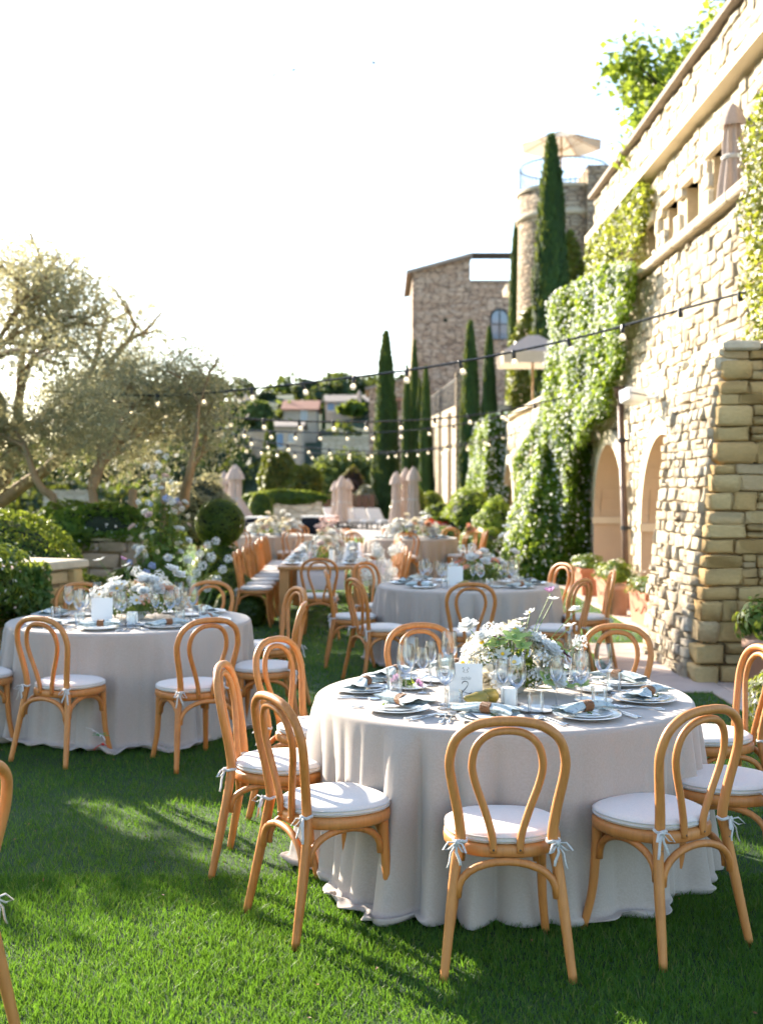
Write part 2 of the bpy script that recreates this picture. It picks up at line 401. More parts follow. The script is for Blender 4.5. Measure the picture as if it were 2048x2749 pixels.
    tr = N(t, 'ShaderNodeBsdfTransparent'); tr.inputs['Color'].default_value = (1, .97, .92, 1)
    p2 = N(t, 'ShaderNodeBsdfPrincipled'); p2.inputs['Base Color'].default_value = (.95, .92, .86, 1); p2.inputs['Roughness'].default_value = .05
    p2.inputs['Emission Color'].default_value = (1, .86, .62, 1); p2.inputs['Emission Strength'].default_value = .10
    mx = N(t, 'ShaderNodeMixShader'); rr = ramp(t, lw.outputs['Facing'], [(.15, .15, .15), (.7, .7, .7)])
    t.links.new(rr, mx.inputs[0]); t.links.new(tr.outputs[0], mx.inputs[1]); t.links.new(p2.outputs[0], mx.inputs[2]); t.links.new(mx.outputs[0], o.inputs['Surface'])
build_mats()
M = MATS

# ------------------------------------------------------------------ leaf clouds
def leaves(name, C, Nrm, L, W, mat, seed=1, spread=.8, up=.0, droop=0.0, lvar=.35, parent=None, kind='stuff', fold=.25, updir=False):
    "one mesh of small leaf faces at points C, facing roughly along Nrm"
    g = np.random.default_rng(seed); C = np.asarray(C, float); n = len(C); Nn = np.asarray(Nrm, float) + g.normal(0, spread, (n, 3)); Nn[:, 2] += up
    Nn /= np.linalg.norm(Nn, axis=1)[:, None] + 1e-9
    d = g.normal(0, 1, (n, 3)); d[:, 2] -= droop
    if updir: d = d * .35 + np.array([0, 0, 1.0])
    d -= Nn * (d * Nn).sum(1)[:, None]; d /= np.linalg.norm(d, axis=1)[:, None] + 1e-9
    s = np.cross(Nn, d); l = L * (1 + g.uniform(-lvar, lvar, n))[:, None]; ww = W * (1 + g.uniform(-lvar, lvar, n))[:, None]
    a = C - d * l * .5; b = C + d * l * .5; m1 = C + s * ww * .5 + Nn * ww * fold - d * l * .05; m2 = C - s * ww * .5 + Nn * ww * fold - d * l * .05
    V = np.stack([a, m1, b, m2], 1).reshape(-1, 3); Fq = np.arange(4 * n).reshape(n, 4)
    me = mesh_np(name, V, Fq, mat); o = ob(name, me, parent)
    if kind: o['kind'] = kind
    return o

def shell_pts(n, seed, rx, ry, rz, c=(0, 0, 0), thick=.12, zmin=-1.0, lump=.12, freq=5):
    "points and normals on a lumpy ellipsoid shell"
    g = np.random.default_rng(seed); d = g.normal(0, 1, (n * 2, 3)); d /= np.linalg.norm(d, axis=1)[:, None]; d = d[d[:, 2] > zmin][:n]
    ph = g.uniform(0, 6.28, 6)
    l = 1 + lump * (np.sin(freq * d[:, 0] + ph[0]) * np.sin(freq * d[:, 1] + ph[1]) + .6 * np.sin(freq * 1.7 * d[:, 2] + ph[2] + 2 * d[:, 0]))
    r = (l * (1 - thick * g.random(len(d)) ** 1.5))[:, None]
    return d * r * np.array([rx, ry, rz]) + np.array(c), d / np.array([rx, ry, rz])

def blob_mesh(name, rx, ry, rz, c, mat, seed=0, n=16, lump=.1, zmin=None, parent=None):
    mb = MB(); rr = random.Random(seed); ph = [rr.uniform(0, 6.3) for _ in range(4)]
    def fn(u, v):
        a = u * 2 * math.pi; b = v * math.pi
        l = 1 + lump * math.sin(3 * a + ph[0]) * math.sin(2 * b + ph[1])
        return (c[0] + rx * l * math.cos(a) * math.sin(b), c[1] + ry * l * math.sin(a) * math.sin(b), max(c[2] + rz * l * math.cos(b), zmin if zmin is not None else -99))
    mb.grid(fn, n, n // 2 + 2, wrap=True); return mb.build(name, mat, parent, True)
# ================================================================== terrain
def smooth(a, b, x):
    t = np.clip((x - a) / (b - a), 0, 1); return t * t * (3 - 2 * t)
def terrain(x, y):
    x = np.asarray(x, float); y = np.asarray(y, float)
    out = np.maximum(smooth(-7.0, -16.0, x), smooth(74.0, 92.0, y) * smooth(30, 8, x))   # 0 on the garden terrace, 1 beyond its edge
    ridge = 4.5 + 11.0 * smooth(-56, -27, x * 180 / np.maximum(y, 60))
    hill = -9 + (ridge + 9) * smooth(84, 190, y) + .8 * np.sin(x * .21 + 1) * np.sin(y * .13) - 4 * smooth(215, 420, y)
    z = -.06 * (1 - out) + hill * out
    return z - 14 * smooth(420, 1600, y) * out
def build_terrain():
    xs = np.concatenate([np.linspace(-900, -150, 8), np.linspace(-140, 60, 101), np.linspace(80, 900, 8)])
    ys = np.concatenate([np.linspace(-300, -20, 6), np.linspace(-10, 260, 136), np.linspace(300, 1200, 10)])
    X, Y = np.meshgrid(xs, ys); Z = terrain(X, Y); V = np.stack([X, Y, Z], -1).reshape(-1, 3); nx = len(xs)
    i = np.arange(len(ys) - 1)[:, None] * nx + np.arange(nx - 1)[None, :]; Fq = np.stack([i, i + 1, i + nx + 1, i + nx], -1).reshape(-1, 4)
    tag(ob('ground', mesh_np('ground', V, Fq, M['hill_ground'], True)), kind='structure')
build_terrain()

def sheet(name, poly, z, mat):
    mb = MB(); mb.prism(poly, z - .04, z); o = mb.build(name, mat); return tag(o, kind='structure')
sheet('lawn', [(-9, -4), (3.9, -4), (3.9, 40), (-9, 40)], 0.0, M['lawn_soil'])
tr = sheet('paved_terrace', [(-9, 40.003), (3.2, 40.003), (3.2, 74), (-9, 74)], 0.004, M['grey_paving'])

# grass, denser and finer near the camera
def on_path(x, y):
    return ((x > 2.15) & (y > 9.84) & (y < 12.9)) | ((x > 2.72) & (y <= 9.84) & (y > 6.6)) | ((x > 3.02) & (y >= 12.9))
def grass(name, y0, y1, dens, hgt, wid, seed, segs):
    g = np.random.default_rng(seed); A = (.34 * (y1 ** 2 - y0 ** 2) + 1.2 * (y1 - y0)); n = int(A * dens)
    y = np.sqrt(g.uniform(y0 ** 2, y1 ** 2, n)); x = g.uniform(-1, 1, n) * (.34 * y + .6)
    k = (~on_path(x, y)) & (x < 3.6) & (x > -7); x = x[k]; y = y[k]; n = len(x)
    pat = np.sin(x * 3.1 + 1.3 * np.sin(y * 2.3)) * np.sin(y * 2.7 + np.sin(x * 1.9)) + .6 * np.sin(x * 9 + y * 4) * np.sin(y * 8 - x * 3)
    h = hgt * (1 + .22 * pat + g.uniform(-.4, .45, n)); a = g.uniform(0, 6.283, n); lean = g.uniform(.15, .95, n) * h; la = g.uniform(0, 6.283, n)
    b = np.stack([x, y, np.full(n, -.004)], 1); sv = np.stack([np.cos(a), np.sin(a), np.zeros(n)], 1) * (wid * (1 + g.uniform(-.3, .3, n)))[:, None]
    lv = np.stack([np.cos(la) * lean, np.sin(la) * lean, np.zeros(n)], 1); zz = np.zeros((n, 3)); zz[:, 2] = h
    tip = b + lv + zz
    if segs == 1:
        V = np.stack([b - sv * .5, b + sv * .5, tip], 1).reshape(-1, 3); Fq = np.arange(3 * n).reshape(n, 3)
    else:
        m = b + lv * .3 + zz * .6
        V = np.stack([b - sv * .5, b + sv * .5, m + sv * .42, tip, m - sv * .42], 1).reshape(-1, 3)
        q = np.arange(n)[:, None] * 5; Fq = np.concatenate([q + np.array([[0, 1, 2, 4]]), q + np.array([[4, 2, 3, 3]])], 0)
        Fa = q + np.array([[0, 1, 2]]); Fb = q + np.array([[0, 2, 4]]); Fc = q + np.array([[4, 2, 3]]); Fq = np.concatenate([Fa, Fb, Fc], 0)
    return V, Fq
def build_grass():
    Vs = []; Fs = []; b = 0
    for a in (('g', 3.2, 5.2, 15000, .030, .0034, 1, 2), ('g', 5.2, 8, 6500, .030, .0042, 2, 1), ('g', 8, 13, 2600, .030, .0065, 3, 1), ('g', 13, 22, 800, .030, .012, 4, 1), ('g', 22, 40, 220, .032, .022, 5, 1)):
        V, Fq = grass(*a); Vs.append(V); Fs.append(Fq + b); b += len(V)
    o = ob('grass', mesh_np('grass', np.concatenate(Vs), np.concatenate(Fs), M['grass_blade']))
    tag(o, 'short green lawn grass with longer sunlit tips', 'grass', kind='stuff')
    # fallen petals and dry leaves on the lawn
    g = np.random.default_rng(5); n = 90; y = np.sqrt(g.uniform(3.4 ** 2, 8 ** 2, n)); x = g.uniform(-1, 1, n) * .32 * y; k = ~on_path(x, y); C = np.stack([x, y, np.full(n, .028)], 1)[k]
    lo = leaves('fallen_leaves', C, np.tile([0, 0, 1.0], (len(C), 1)), .017, .010, M['wicker'], 3, .5)
    tag(lo, 'dry brown leaf bits scattered over the lawn', 'leaves', kind='stuff')
build_grass()

# path of stone slabs
def build_path():
    e = empty('path', (2.9, 10, 0)); e['kind'] = 'structure'
    mb = MB(); mb.prism([(2.72 - 2.9, 6.6 - 10), (3.72 - 2.9, 6.6 - 10), (3.72 - 2.9, 22), (3.02 - 2.9, 22), (3.02 - 2.9, 2.9), (2.15 - 2.9, 2.9), (2.15 - 2.9, -.16), (2.72 - 2.9, -.16)], -.05, .004); mb.build('path_bed', M['joint'], e)
    rr = random.Random(3); y = 6.6
    while y < 31:
        d = rr.uniform(.55, .9); y1 = min(y + d, 32)
        for brk in (9.84, 12.9):
            if y < brk - .01 < y1 + .25: y1 = brk
        x0 = 2.72 if y < 9.8 else (2.15 if y < 12.85 else 3.02); x = x0
        while x < 3.70:
            x1 = x + rr.uniform(.5, .95)
            if x1 > 3.45: x1 = 3.70
            m2 = MB(); m2.cbox(x + .008, x1 - .008, y + .008, y1 - .008, -.03, .012 + rr.uniform(0, .004), .006)
            m2.v = [(a - 2.9, b - 10, c) for a, b, c in m2.v]; m2.build('paving_slab', M['paving'], e); x = x1
        y = y1
build_path()

# ================================================================== rubble stones
def stone_templates(k, seed):
    "flat-faced block, chamfered rim, +y is the outer face"
    out = []; g = np.random.default_rng(seed); ax = [-.5, -.40, .40, .5]
    ring = [(0, 0), (1, 0), (2, 0), (3, 0), (3, 1), (3, 2), (3, 3), (2, 3), (1, 3), (0, 3), (0, 2), (0, 1)]; inner = [(1, 1), (2, 1), (2, 2), (1, 2)]
    P0 = []
    for (i, j) in ring:
        c = .93 if i in (0, 3) and j in (0, 3) else 1.0; P0.append((ax[i] * c, .44, ax[j] * c))
    for (i, j) in inner: P0.append((ax[i], .5, ax[j]))
    for (i, j) in ring: P0.append((ax[i] * (.92 if i in (0, 3) and j in (0, 3) else .99), -.5, ax[j] * (.92 if i in (0, 3) and j in (0, 3) else .99)))
    idx = {ring[q]: q for q in range(12)}; idx.update({inner[q]: 12 + q for q in range(4)})
    Fq = [[idx[(i, j)], idx[(i, j + 1)], idx[(i + 1, j + 1)], idx[(i + 1, j)]] for i in range(3) for j in range(3)]
    Fq += [[q, (q + 1) % 12, 16 + (q + 1) % 12, 16 + q] for q in range(12)]
    P0 = np.array(P0)
    for q in range(k):
        V = P0.copy(); e = g.normal(0, .036, (12, 3)); e[:, 1] *= 1.6; V[:12] += e; V[16:] += e * .8; V[12:16] += g.normal(0, .035, (4, 3)); out.append((V, np.array(Fq)))
    return out
STONES = stone_templates(14, 4)
STONE_ME = {}
def stone_mesh(i, mat):
    k = (i % len(STONES), mat)
    if k not in STONE_ME:
        V, Fq = STONES[k[0]]; STONE_ME[k] = mesh_np('stone', V, Fq, M[mat], True)
    return STONE_ME[k]
def rubble(W, H, hm, hM, wm, wM, seed, top=None, split=.18):
    rr = random.Random(seed); z = 0; cells = []
    while z < H - hm * .4:
        h = rr.uniform(hm, hM); h = min(h, H - z); x = -rr.uniform(0, wm)
        while x < W:
            w_ = rr.uniform(wm, wM) * (1.25 if rr.random() < .15 else 1)
            x0 = max(x, 0); x1 = min(x + w_, W)
            if x1 - x0 > wm * .35:
                if rr.random() < split and h > (hm + hM) * .45:
                    k = rr.uniform(.38, .62) * h; cells.append((x0, x1, z, z + k)); cells.append((x0, x1, z + k, z + h))
                else: cells.append((x0, x1, z - rr.uniform(-.10, .10) * h, z + h + rr.uniform(-.10, .10) * h))
            x += w_
        z += h
    return cells
def lay(parent, cells, O, A, U, Nn, depth, mat, seed, limit=300, keep=None, warp=None, gap=.012, key=None, name='stone', origin=Vector((0, 0, 0))):
    "stones in a face: O origin, A along, U up the face, Nn outward; the first ones are parts, the rest one stuff part"
    rr = random.Random(seed); O = Vector(O); A = Vector(A); U = Vector(U); Nn = Vector(Nn); items = []
    for (x0, x1, z0, z1) in cells:
        xc, zc = (x0 + x1) / 2, (z0 + z1) / 2
        if keep and not keep(xc, zc, x1 - x0, z1 - z0): continue
        pr = rr.uniform(-.018, .022); c = O + A * xc + U * zc + Nn * (pr - depth * .32)
        a = A * (x1 - x0 - gap); n_ = Nn * depth; u_ = U * (z1 - z0 - gap)
        r3 = Matrix.Rotation(rr.uniform(-.035, .035), 3, Nn.normalized()) @ Matrix.Rotation(rr.uniform(-.06, .06), 3, U.normalized())
        a, n_, u_ = r3 @ a, r3 @ n_, r3 @ u_; c = c - origin
        mtx = Matrix(((a.x, n_.x, u_.x, c.x), (a.y, n_.y, u_.y, c.y), (a.z, n_.z, u_.z, c.z), (0, 0, 0, 1)))
        items.append((key(xc, zc) if key else 0, rr.randrange(14), mtx))
    items.sort(key=lambda q: q[0])
    for _, i, mtx in items[:limit]:
        o = bpy.data.objects.new(name, stone_mesh(i, mat)); COL.objects.link(o); o.parent = parent; o.matrix_basis = mtx
    if len(items) > limit:
        Vs = []; Fs = []; b = 0
        for _, i, mtx in items[limit:]:
            V, Fq = STONES[i]; m4 = np.array(mtx); Vs.append(V @ m4[:3, :3].T + m4[:3, 3]); Fs.append(Fq + b); b += len(V)
        o = ob('small_stones', mesh_np('small_stones', np.concatenate(Vs), np.concatenate(Fs), M[mat], True), parent); o['kind'] = 'stuff'

# ================================================================== big wall on the right
WX = 3.70
ARCH = [(14.2, 16.7), (17.9, 20.4), (33.0, 35.5)]; SPR = 1.14
def arch_low(y, grow=0.0):
    for a, b in ARCH:
        a2, b2 = a - grow, b + grow
        if a2 < y < b2:
            r = (b2 - a2) / 2; return SPR + math.sqrt(max(0, r * r - (y - (a2 + b2) / 2) ** 2))
    return 0.0
def build_wall():
    e = empty('stone_wall', (WX, 10, 0), label='long sunlit rubble stone wall with blind arches along the right', cat='wall'); og = Vector((WX, 10, 0))
    # core with arched recesses
    mb = MB(); ys = sorted(set(list(np.arange(10, 46.01, .5)) + [y for a, b in ARCH for y in np.linspace(a, b, 19)]))
    def top(y): return 4.7 if y < 23.01 else 3.7
    X = .035
    for y0, y1 in zip(ys[:-1], ys[1:]):
        yc = (y0 + y1) / 2; l0 = arch_low(y0) if arch_low(yc) else 0; l1 = arch_low(y1) if arch_low(yc) else 0
        if arch_low(yc): l0 = max(l0, SPR); l1 = max(l1, SPR)
        t = top(yc); mb.add([(X, y0 - 10, l0), (X, y1 - 10, l1), (X, y1 - 10, t), (X, y0 - 10, t)], [(3, 2, 1, 0)])
        mb.add([(X, y0 - 10, t), (X, y1 - 10, t), (1.2, y1 - 10, t), (1.2, y0 - 10, t)], [(3, 2, 1, 0)])
    mb.build('wall_core', M['mortar_pale'], e)
    for k, (a, b) in enumerate(ARCH):
        r = (b - a) / 2; yc = (a + b) / 2; n = 22
        arc = [(a, 0.0), (a, SPR)] + [(yc - r * math.cos(math.pi * i / n), SPR + r * math.sin(math.pi * i / n)) for i in range(1, n)] + [(b, SPR), (b, 0.0)]
        # smooth surround
        mb = MB(); wd = .24
        out = [(a - wd * .25, 0), (a - wd * .25, SPR)] + [(yc - (r + wd) * math.cos(math.pi * i / n), SPR + (r + wd) * math.sin(math.pi * i / n)) for i in range(1, n)] + [(b + wd * .25, SPR), (b + wd * .25, 0)]
        for i in range(len(arc) - 1):
            p, q, s, t = arc[i], arc[i + 1], out[i + 1], out[i]
            mb.add([(-.075, p[0] - 10, p[1]), (-.075, q[0] - 10, q[1]), (-.075, s[0] - 10, s[1]), (-.075, t[0] - 10, t[1])], [(0, 1, 2, 3)])
            mb.add([(-.075, t[0] - 10, t[1]), (-.075, s[0] - 10, s[1]), (.05, s[0] - 10, s[1]), (.05, t[0] - 10, t[1])], [(0, 1, 2, 3)])
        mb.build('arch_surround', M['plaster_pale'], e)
        mb = MB()
        for i in range(len(arc) - 1):
            p, q = arc[i], arc[i + 1]; mb.add([(-.075, p[0] - 10, p[1]), (.62, p[0] - 10, p[1]), (.62, q[0] - 10, q[1]), (-.075, q[0] - 10, q[1])], [(0, 1, 2, 3)])
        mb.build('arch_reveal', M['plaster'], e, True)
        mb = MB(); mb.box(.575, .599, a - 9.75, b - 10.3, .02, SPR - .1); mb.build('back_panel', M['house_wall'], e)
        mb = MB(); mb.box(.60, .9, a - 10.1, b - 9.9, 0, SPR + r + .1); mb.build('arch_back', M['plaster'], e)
        mb = MB(); mb.box(.54, .62, a - 10 + .002, b - 10 - .002, SPR - .06, SPR + .05); mb.box(-.10, .54, b - 10 - .05, b - 10 + .03, SPR - .06, SPR + .05); mb.build('impost_band', M['plaster_pale'], e)
    # stones of the lower face
    cells = rubble(13.0, 4.62, .09, .17, .13, .34, 21)
    def keep(x, z, w_, h): 
        y = 10 + x; return all(z - h * .5 > arch_low(y + dy, .2) or arch_low(y + dy, .2) == 0 for dy in (-w_ * .5, 0, w_ * .5)) and not (y < 12.6 and z < 2.7 and y < 12.2)
    lay(e, cells, (WX, 10, 0), (0, 1, 0), (0, 0, 1), (-1, 0, 0), .16, 'stone_grey', 5, 300, keep, key=lambda x, z: (10 + x) if z > 1.2 and 10 + x > 11.4 else 99, origin=og, gap=.006)
    cells = rubble(23.0, 3.6, .16, .30, .25, .6, 22)
    lay(e, cells, (WX, 23, 0), (0, 1, 0), (0, 0, 1), (-1, 0, 0), .16, 'stone_grey', 6, 0, lambda x, z, w_, h: all(z - h * .5 > arch_low(23 + x + d, .3) or arch_low(23 + x + d, .3) == 0 for d in (-.3, 0, .3)), origin=og)
    # ledge stones
    y = 10.0; rr = random.Random(8)
    while y < 23:
        d = rr.uniform(.7, 1.3); y1 = min(y + d, 23.0); m2 = MB(); m2.cbox(-.13 + rr.uniform(-.01, .01), .42, y - 10 + .004, y1 - 10 - .004, 4.66, 4.78, .018); m2.build('ledge_stone', M['coping'], e); y = y1
    y = 23.003
    while y < 45:
        d = rr.uniform(.9, 1.6); y1 = min(y + d, 45.0); m2 = MB(); m2.cbox(-.10, .40, y - 10 + .004, y1 - 10 - .004, 3.66, 3.78, .018); m2.build('ledge_stone', M['coping'], e); y = y1
    m2 = MB(); m2.box(.42, 3.0, 0, 13, 4.55, 4.7); m2.build('upper_walk', M['grey_paving'], e)
    m2 = MB(); m2.box(.40, 30, 13.003, 75, 3.5, 3.68); m2.build('upper_terrace', M['grey_paving'], e)
build_wall()

# upper storey set back above the ledge
def build_upper():
    UX = 4.12; e = empty('upper_storey', (UX, 10, 4.7), label='upper stone storey with small deep windows under a pale cornice', cat='building'); og = Vector((UX, 10, 4.7))
    wins = [(14.25, 14.95, 1.15), (15.65, 16.25, 1.08), (16.75, 17.3, 1.05), (18.1, 18.6, 1.02)]; zb = .42
    mb = MB(); cuts = sorted(set([10, 23.0] + [a for a, b, h in wins] + [b for a, b, h in wins]))
    for y0, y1 in zip(cuts[:-1], cuts[1:]):
        win = [q for q in wins if q[0] - .01 <= (y0 + y1) / 2 <= q[1] + .01]
        if win:
            mb.box(.04, .6, y0 - 10, y1 - 10, 0, zb); mb.box(.04, .6, y0 - 10, y1 - 10, win[0][2], 2.55)
        else: mb.box(.04, .6, y0 - 10, y1 - 10, 0, 2.55)
    mb.build('wall_core', M['mortar_pale'], e)
    def keep(x, z, w_, h): return not any(a - 10 - w_ * .45 < x < b - 10 + w_ * .45 and zb - h * .4 < z < hh + .2 for a, b, hh in wins)
    cells = rubble(12.95, 2.5, .12, .22, .18, .42, 31); lay(e, cells, (UX, 10, 4.7), (0, 1, 0), (0, 0, 1), (-1, 0, 0), .14, 'stone_grey', 9, 220, lambda x, z, w_, h: keep(x, z, w_, h) and not (1.66 < z < 1.9), key=lambda x, z: x, origin=og, gap=.006)
    for a, b, h in wins:
        wdw = empty('window', (0, a - 10, zb)); wdw.parent = e
        m2 = MB(); m2.cbox(-.05, .3, -.12, b - a + .12, h - zb, h - zb + .17, .01); m2.build('lintel', M['plaster_pale'], wdw)
        m2 = MB(); m2.cbox(-.06, .3, -.08, b - a + .08, -.07, 0.0, .01); m2.build('sill', M['coping'], wdw)
        m2 = MB(); m2.box(.32, .36, .0, b - a, 0, h - zb); m2.build('shutter', M['house_wall'], wdw)
    # cornice slab with a skewed near end
    m2 = MB(); m2.prism([(-.20, 2.15), (-.20, 13.0), (.3, 13.0), (.3, 1.35)], 1.70, 1.83); m2.build('cornice', M['plaster_pale'], e)
    m2 = MB(); m2.box(-.14, .7, 0, 13.0, 2.55, 2.62); m2.build('roof_edge', M['roof_grey'], e)
    m2 = MB(); m2.tube([(-.15, 12.7, 1.7), (-.12, 12.72, -.9)], .04, 8); m2.build('drain_pipe', M['rust_pipe'], e)
build_upper()

# free-standing battered buttress near the camera
def build_buttress():
    Z = 2.92; e = empty('stone_buttress', (3.2, 11.2, 0), label='battered stone buttress of large blocks beside the paved path', cat='buttress'); og = Vector((3.2, 11.2, 0))
    b0 = [(2.70, 10.32), (2.70, 12.3)]; t0 = [(3.02, 10.55), (3.02, 12.3)]; XR = 3.78
    q = .06
    mb = MB(); V = [(2.70 + q, 10.32 + q, 0), (XR, 10.32 + q, 0), (XR, 12.25, 0), (2.70 + q, 12.25, 0), (3.02 + q, 10.55 + q, Z), (XR, 10.55 + q, Z), (XR, 12.25, Z), (3.02 + q, 12.25, Z)]
    mb.add([Vector(p) - og for p in V], [(3, 2, 1, 0), (4, 5, 6, 7), (0, 1, 5, 4), (1, 2, 6, 5), (2, 3, 7, 6), (3, 0, 4, 7)]); mb.build('buttress_core', M['joint'], e)
    # left face, small stones; the face leans towards the wall
    U = Vector((.32, 0, Z)).normalized(); Nl = Vector((-Z, 0, .32)).normalized(); L = math.hypot(.32, Z)
    cells = rubble(1.72, L, .07, .14, .09, .26, 41, split=.3)
    lay(e, cells, (2.70, 10.56, 0), (0, 1, 0), U, Nl, .2, 'stone_grey', 11, 300, None, origin=og, gap=.005)
    # front face, big coursed blocks; corner blocks show on both faces
    Uf = Vector((.16, .23, Z)).normalized(); Nf = Vector((0, -Z, .23)).normalized(); rr = random.Random(12); z = 0
    while z < Z - .03:
        h = min(rr.choice([.10, .12, .14, .16, .185]), Z - z); f = z / Z; xl = 2.70 + .32 * f; yf = 10.32 + .23 * f; x = xl; first = True
        while x < XR - .05:
            w_ = rr.uniform(.18, .38) if first else rr.uniform(.12, .32); x1 = min(x + w_, XR)
            if XR - x1 < .12: x1 = XR
            d = .30 if first else .2
            sp = (not first) and rr.random() < .28 and h > .11
            for (za, zb2) in ([(z, z + h * .45), (z + h * .45, z + h)] if sp else [(z, z + h)]):
                c = Vector(((x + x1) / 2, yf + d * .5 - rr.uniform(.0, .035), (za + zb2) / 2 + rr.uniform(-.006, .006))) - og
                o = bpy.data.objects.new('stone', stone_mesh(rr.randrange(14), 'stone_warm')); COL.objects.link(o); o.parent = e
                o.location = c; o.rotation_euler = (rr.uniform(-.04, .04), rr.uniform(-.045, .045), math.pi + rr.uniform(-.05, .05)); o.scale = (x1 - x - .008, d, (zb2 - za) * rr.uniform(.9, 1.04) - .006)
            x = x1; first = False
        z += h
    x = 3.0
    while x < XR:
        m2 = MB(); x1 = min(x + rr.uniform(.3, .45), XR + .02); m2.cbox(x - 3.2 + .005, x1 - 3.2 - .005, -.72 + rr.uniform(-.02, .02), .4, Z - .01, Z + .06 + rr.uniform(0, .03), .02); m2.build('cap_stone', M['coping'], e); x = x1
build_buttress()

# ================================================================== buildings far behind
def build_far_buildings():
    # tall gabled house
    e = empty('stone_house', (5.2, 75, 0), label='tall brown stone house with a sloping roofline behind the cypresses', cat='building'); ox = 5.2
    V = [(1.95, 0), (9.2, 0), (9.2, 14.55), (5.58, 14.55), (5.58, 16.15), (1.95, 15.2)]
    mb = MB(); n = len(V)
    mb.add([(x - ox, 0, z) for x, z in V] + [(x - ox, 9, z) for x, z in V], [(0, 1, 2, 3), (0, 3, 4, 5), (6, 9, 8, 7), (6, 11, 10, 9)] + [(i, (i + 6), (i + 1) % 6 + 6, (i + 1) % 6) for i in range(6)])
    mb.build('wall', M['masonry_brown'], e)
    mb = MB(); mb.add([(1.55 - ox, -.35, 15.08), (5.7 - ox, -.35, 16.18), (5.7 - ox, 9.3, 16.18), (1.55 - ox, 9.3, 15.08), (1.55 - ox, -.35, 15.28), (5.7 - ox, -.35, 16.42), (5.7 - ox, 9.3, 16.42), (1.55 - ox, 9.3, 15.28)], [(0, 3, 2, 1), (4, 5, 6, 7), (0, 1, 5, 4), (1, 2, 6, 5), (2, 3, 7, 6), (3, 0, 4, 7)])
    mb.build('roof', M['roof_grey'], e)
    mb = MB(); mb.box(5.705 - ox, 9.2 - ox, -.2, .4, 16.12, 16.42); mb.box(9.0 - ox, 9.2 - ox, -.1, .1, 14.56, 16.12); mb.build('pergola_beam', M['dark_bark'], e)
    mb = MB(); mb.box(5.59 - ox, 9.25 - ox, -.1, 9.1, 14.551, 14.72); mb.build('terrace_coping', M['roof_grey'], e)
    wn = empty('window', (7.42 - ox, -.0, 11.0)); wn.parent = e
    mb = MB(); pts = [(-.56, 0), (.56, 0), (.56, 1.35)] + [(.56 * math.cos(a), 1.35 + .56 * math.sin(a)) for a in np.linspace(0, math.pi, 12)[1:-1]] + [(-.56, 1.35)]
    mb.add([(x, -.03, z) for x, z in pts], [tuple(range(len(pts)))]); mb.build('pane', M['window_glass'], wn)
    mb = MB(); mb.tube([(x, -.07, z) for x, z in pts], .06, 6, closed=True); mb.tube([(0, -.06, 0), (0, -.06, 1.9)], .04, 6); mb.tube([(-.55, -.06, .95), (.55, -.06, .95)], .03, 6); mb.build('frame', M['iron'], wn)
    mb = MB(); mb.box(3.9 - ox, 4.15 - ox, -.02, .2, 12.1, 12.3); mb.build('vent_hole', M['core_dark'], e)
    # low wing
    e = empty('low_wing', (.6, 73, 0), label='lower shaded stone wing left of the tall house', cat='building'); ox = .6
    V = [(-.75, 0), (1.93, 0), (1.93, 8.35), (-.75, 7.7)]; mb = MB()
    mb.add([(x - ox, 0, z) for x, z in V] + [(x - ox, 6, z) for x, z in V], [(0, 1, 2, 3), (7, 6, 5, 4)] + [(i, i + 4, (i + 1) % 4 + 4, (i + 1) % 4) for i in range(4)]); mb.build('wall', M['masonry_brown'], e)
    mb = MB(); mb.add([(-1.0 - ox, -.2, 7.64), (1.93 - ox, -.2, 8.36), (1.93 - ox, 6.2, 8.36), (-1 - ox, 6.2, 7.64), (-1.0 - ox, -.2, 7.8), (1.93 - ox, -.2, 8.52), (1.93 - ox, 6.2, 8.52), (-1 - ox, 6.2, 7.8)], [(0, 3, 2, 1), (4, 5, 6, 7), (0, 1, 5, 4), (1, 2, 6, 5), (2, 3, 7, 6), (3, 0, 4, 7)]); mb.build('roof', M['roof_grey'], e)
    wn = empty('window', (.9 - ox, -.01, 6.4)); wn.parent = e
    mb = MB(); mb.box(-.3, .3, -.02, .1, 0, .62); mb.build('shutter', M['door_brown'], wn); mb = MB(); mb.box(-.4, .4, -.06, .1, .625, .75); mb.build('lintel', M['roof_tile'], wn)
    # terrace wall with railing, its face to the sun
    e = empty('terrace_wall', (2.9, 55, 0), label='tall sunlit terrace wall with iron railing and buttress strips', cat='wall')
    mb = MB(); mb.add([(2.85 - 2.9, -10, 0), (4.2, -10, 0), (4.2, 14, 0), (2.5 - 2.9, 14, 0), (2.85 - 2.9, -10, 4.8), (4.2, -10, 4.8), (4.2, 14, 5.6), (2.5 - 2.9, 14, 5.6)], [(3, 2, 1, 0), (4, 5, 6, 7), (0, 1, 5, 4), (1, 2, 6, 5), (2, 3, 7, 6), (3, 0, 4, 7)]); mb.build('wall', M['masonry_pale'], e)
    mb = MB(); mb.box(-.12, .45, -10.4, -10.003, 0, 6.0); mb.build('pier', M['masonry_tower'], e)
    for k in range(3):
        y = -7 + k * 6; mb = MB(); mb.box(-.22 - .014 * (y + 10), .02 - .014 * (y + 10), y, y + .35, 0, 4.7); mb.build('strip', M['plaster'], e)
    mb = MB()
    mb.tube([(-.0, -9.9, 5.85), (-.36, 13.9, 6.65)], .035, 6); mb.build('top_rail', M['iron'], e)
    for k in range(24):
        t = k / 23; y = -9.9 + 23.8 * t; x = -.36 * t; z = 4.8 + .8 * (y + 10) / 24; m2 = MB(); m2.tube([(x, y, z), (x, y, z + 1.05)], .02, 5); m2.build('baluster', M['iron'], e)
    # round tower with terrace on top
    tx, ty, r, H = 7.0, 46.0, 1.72, 13.0
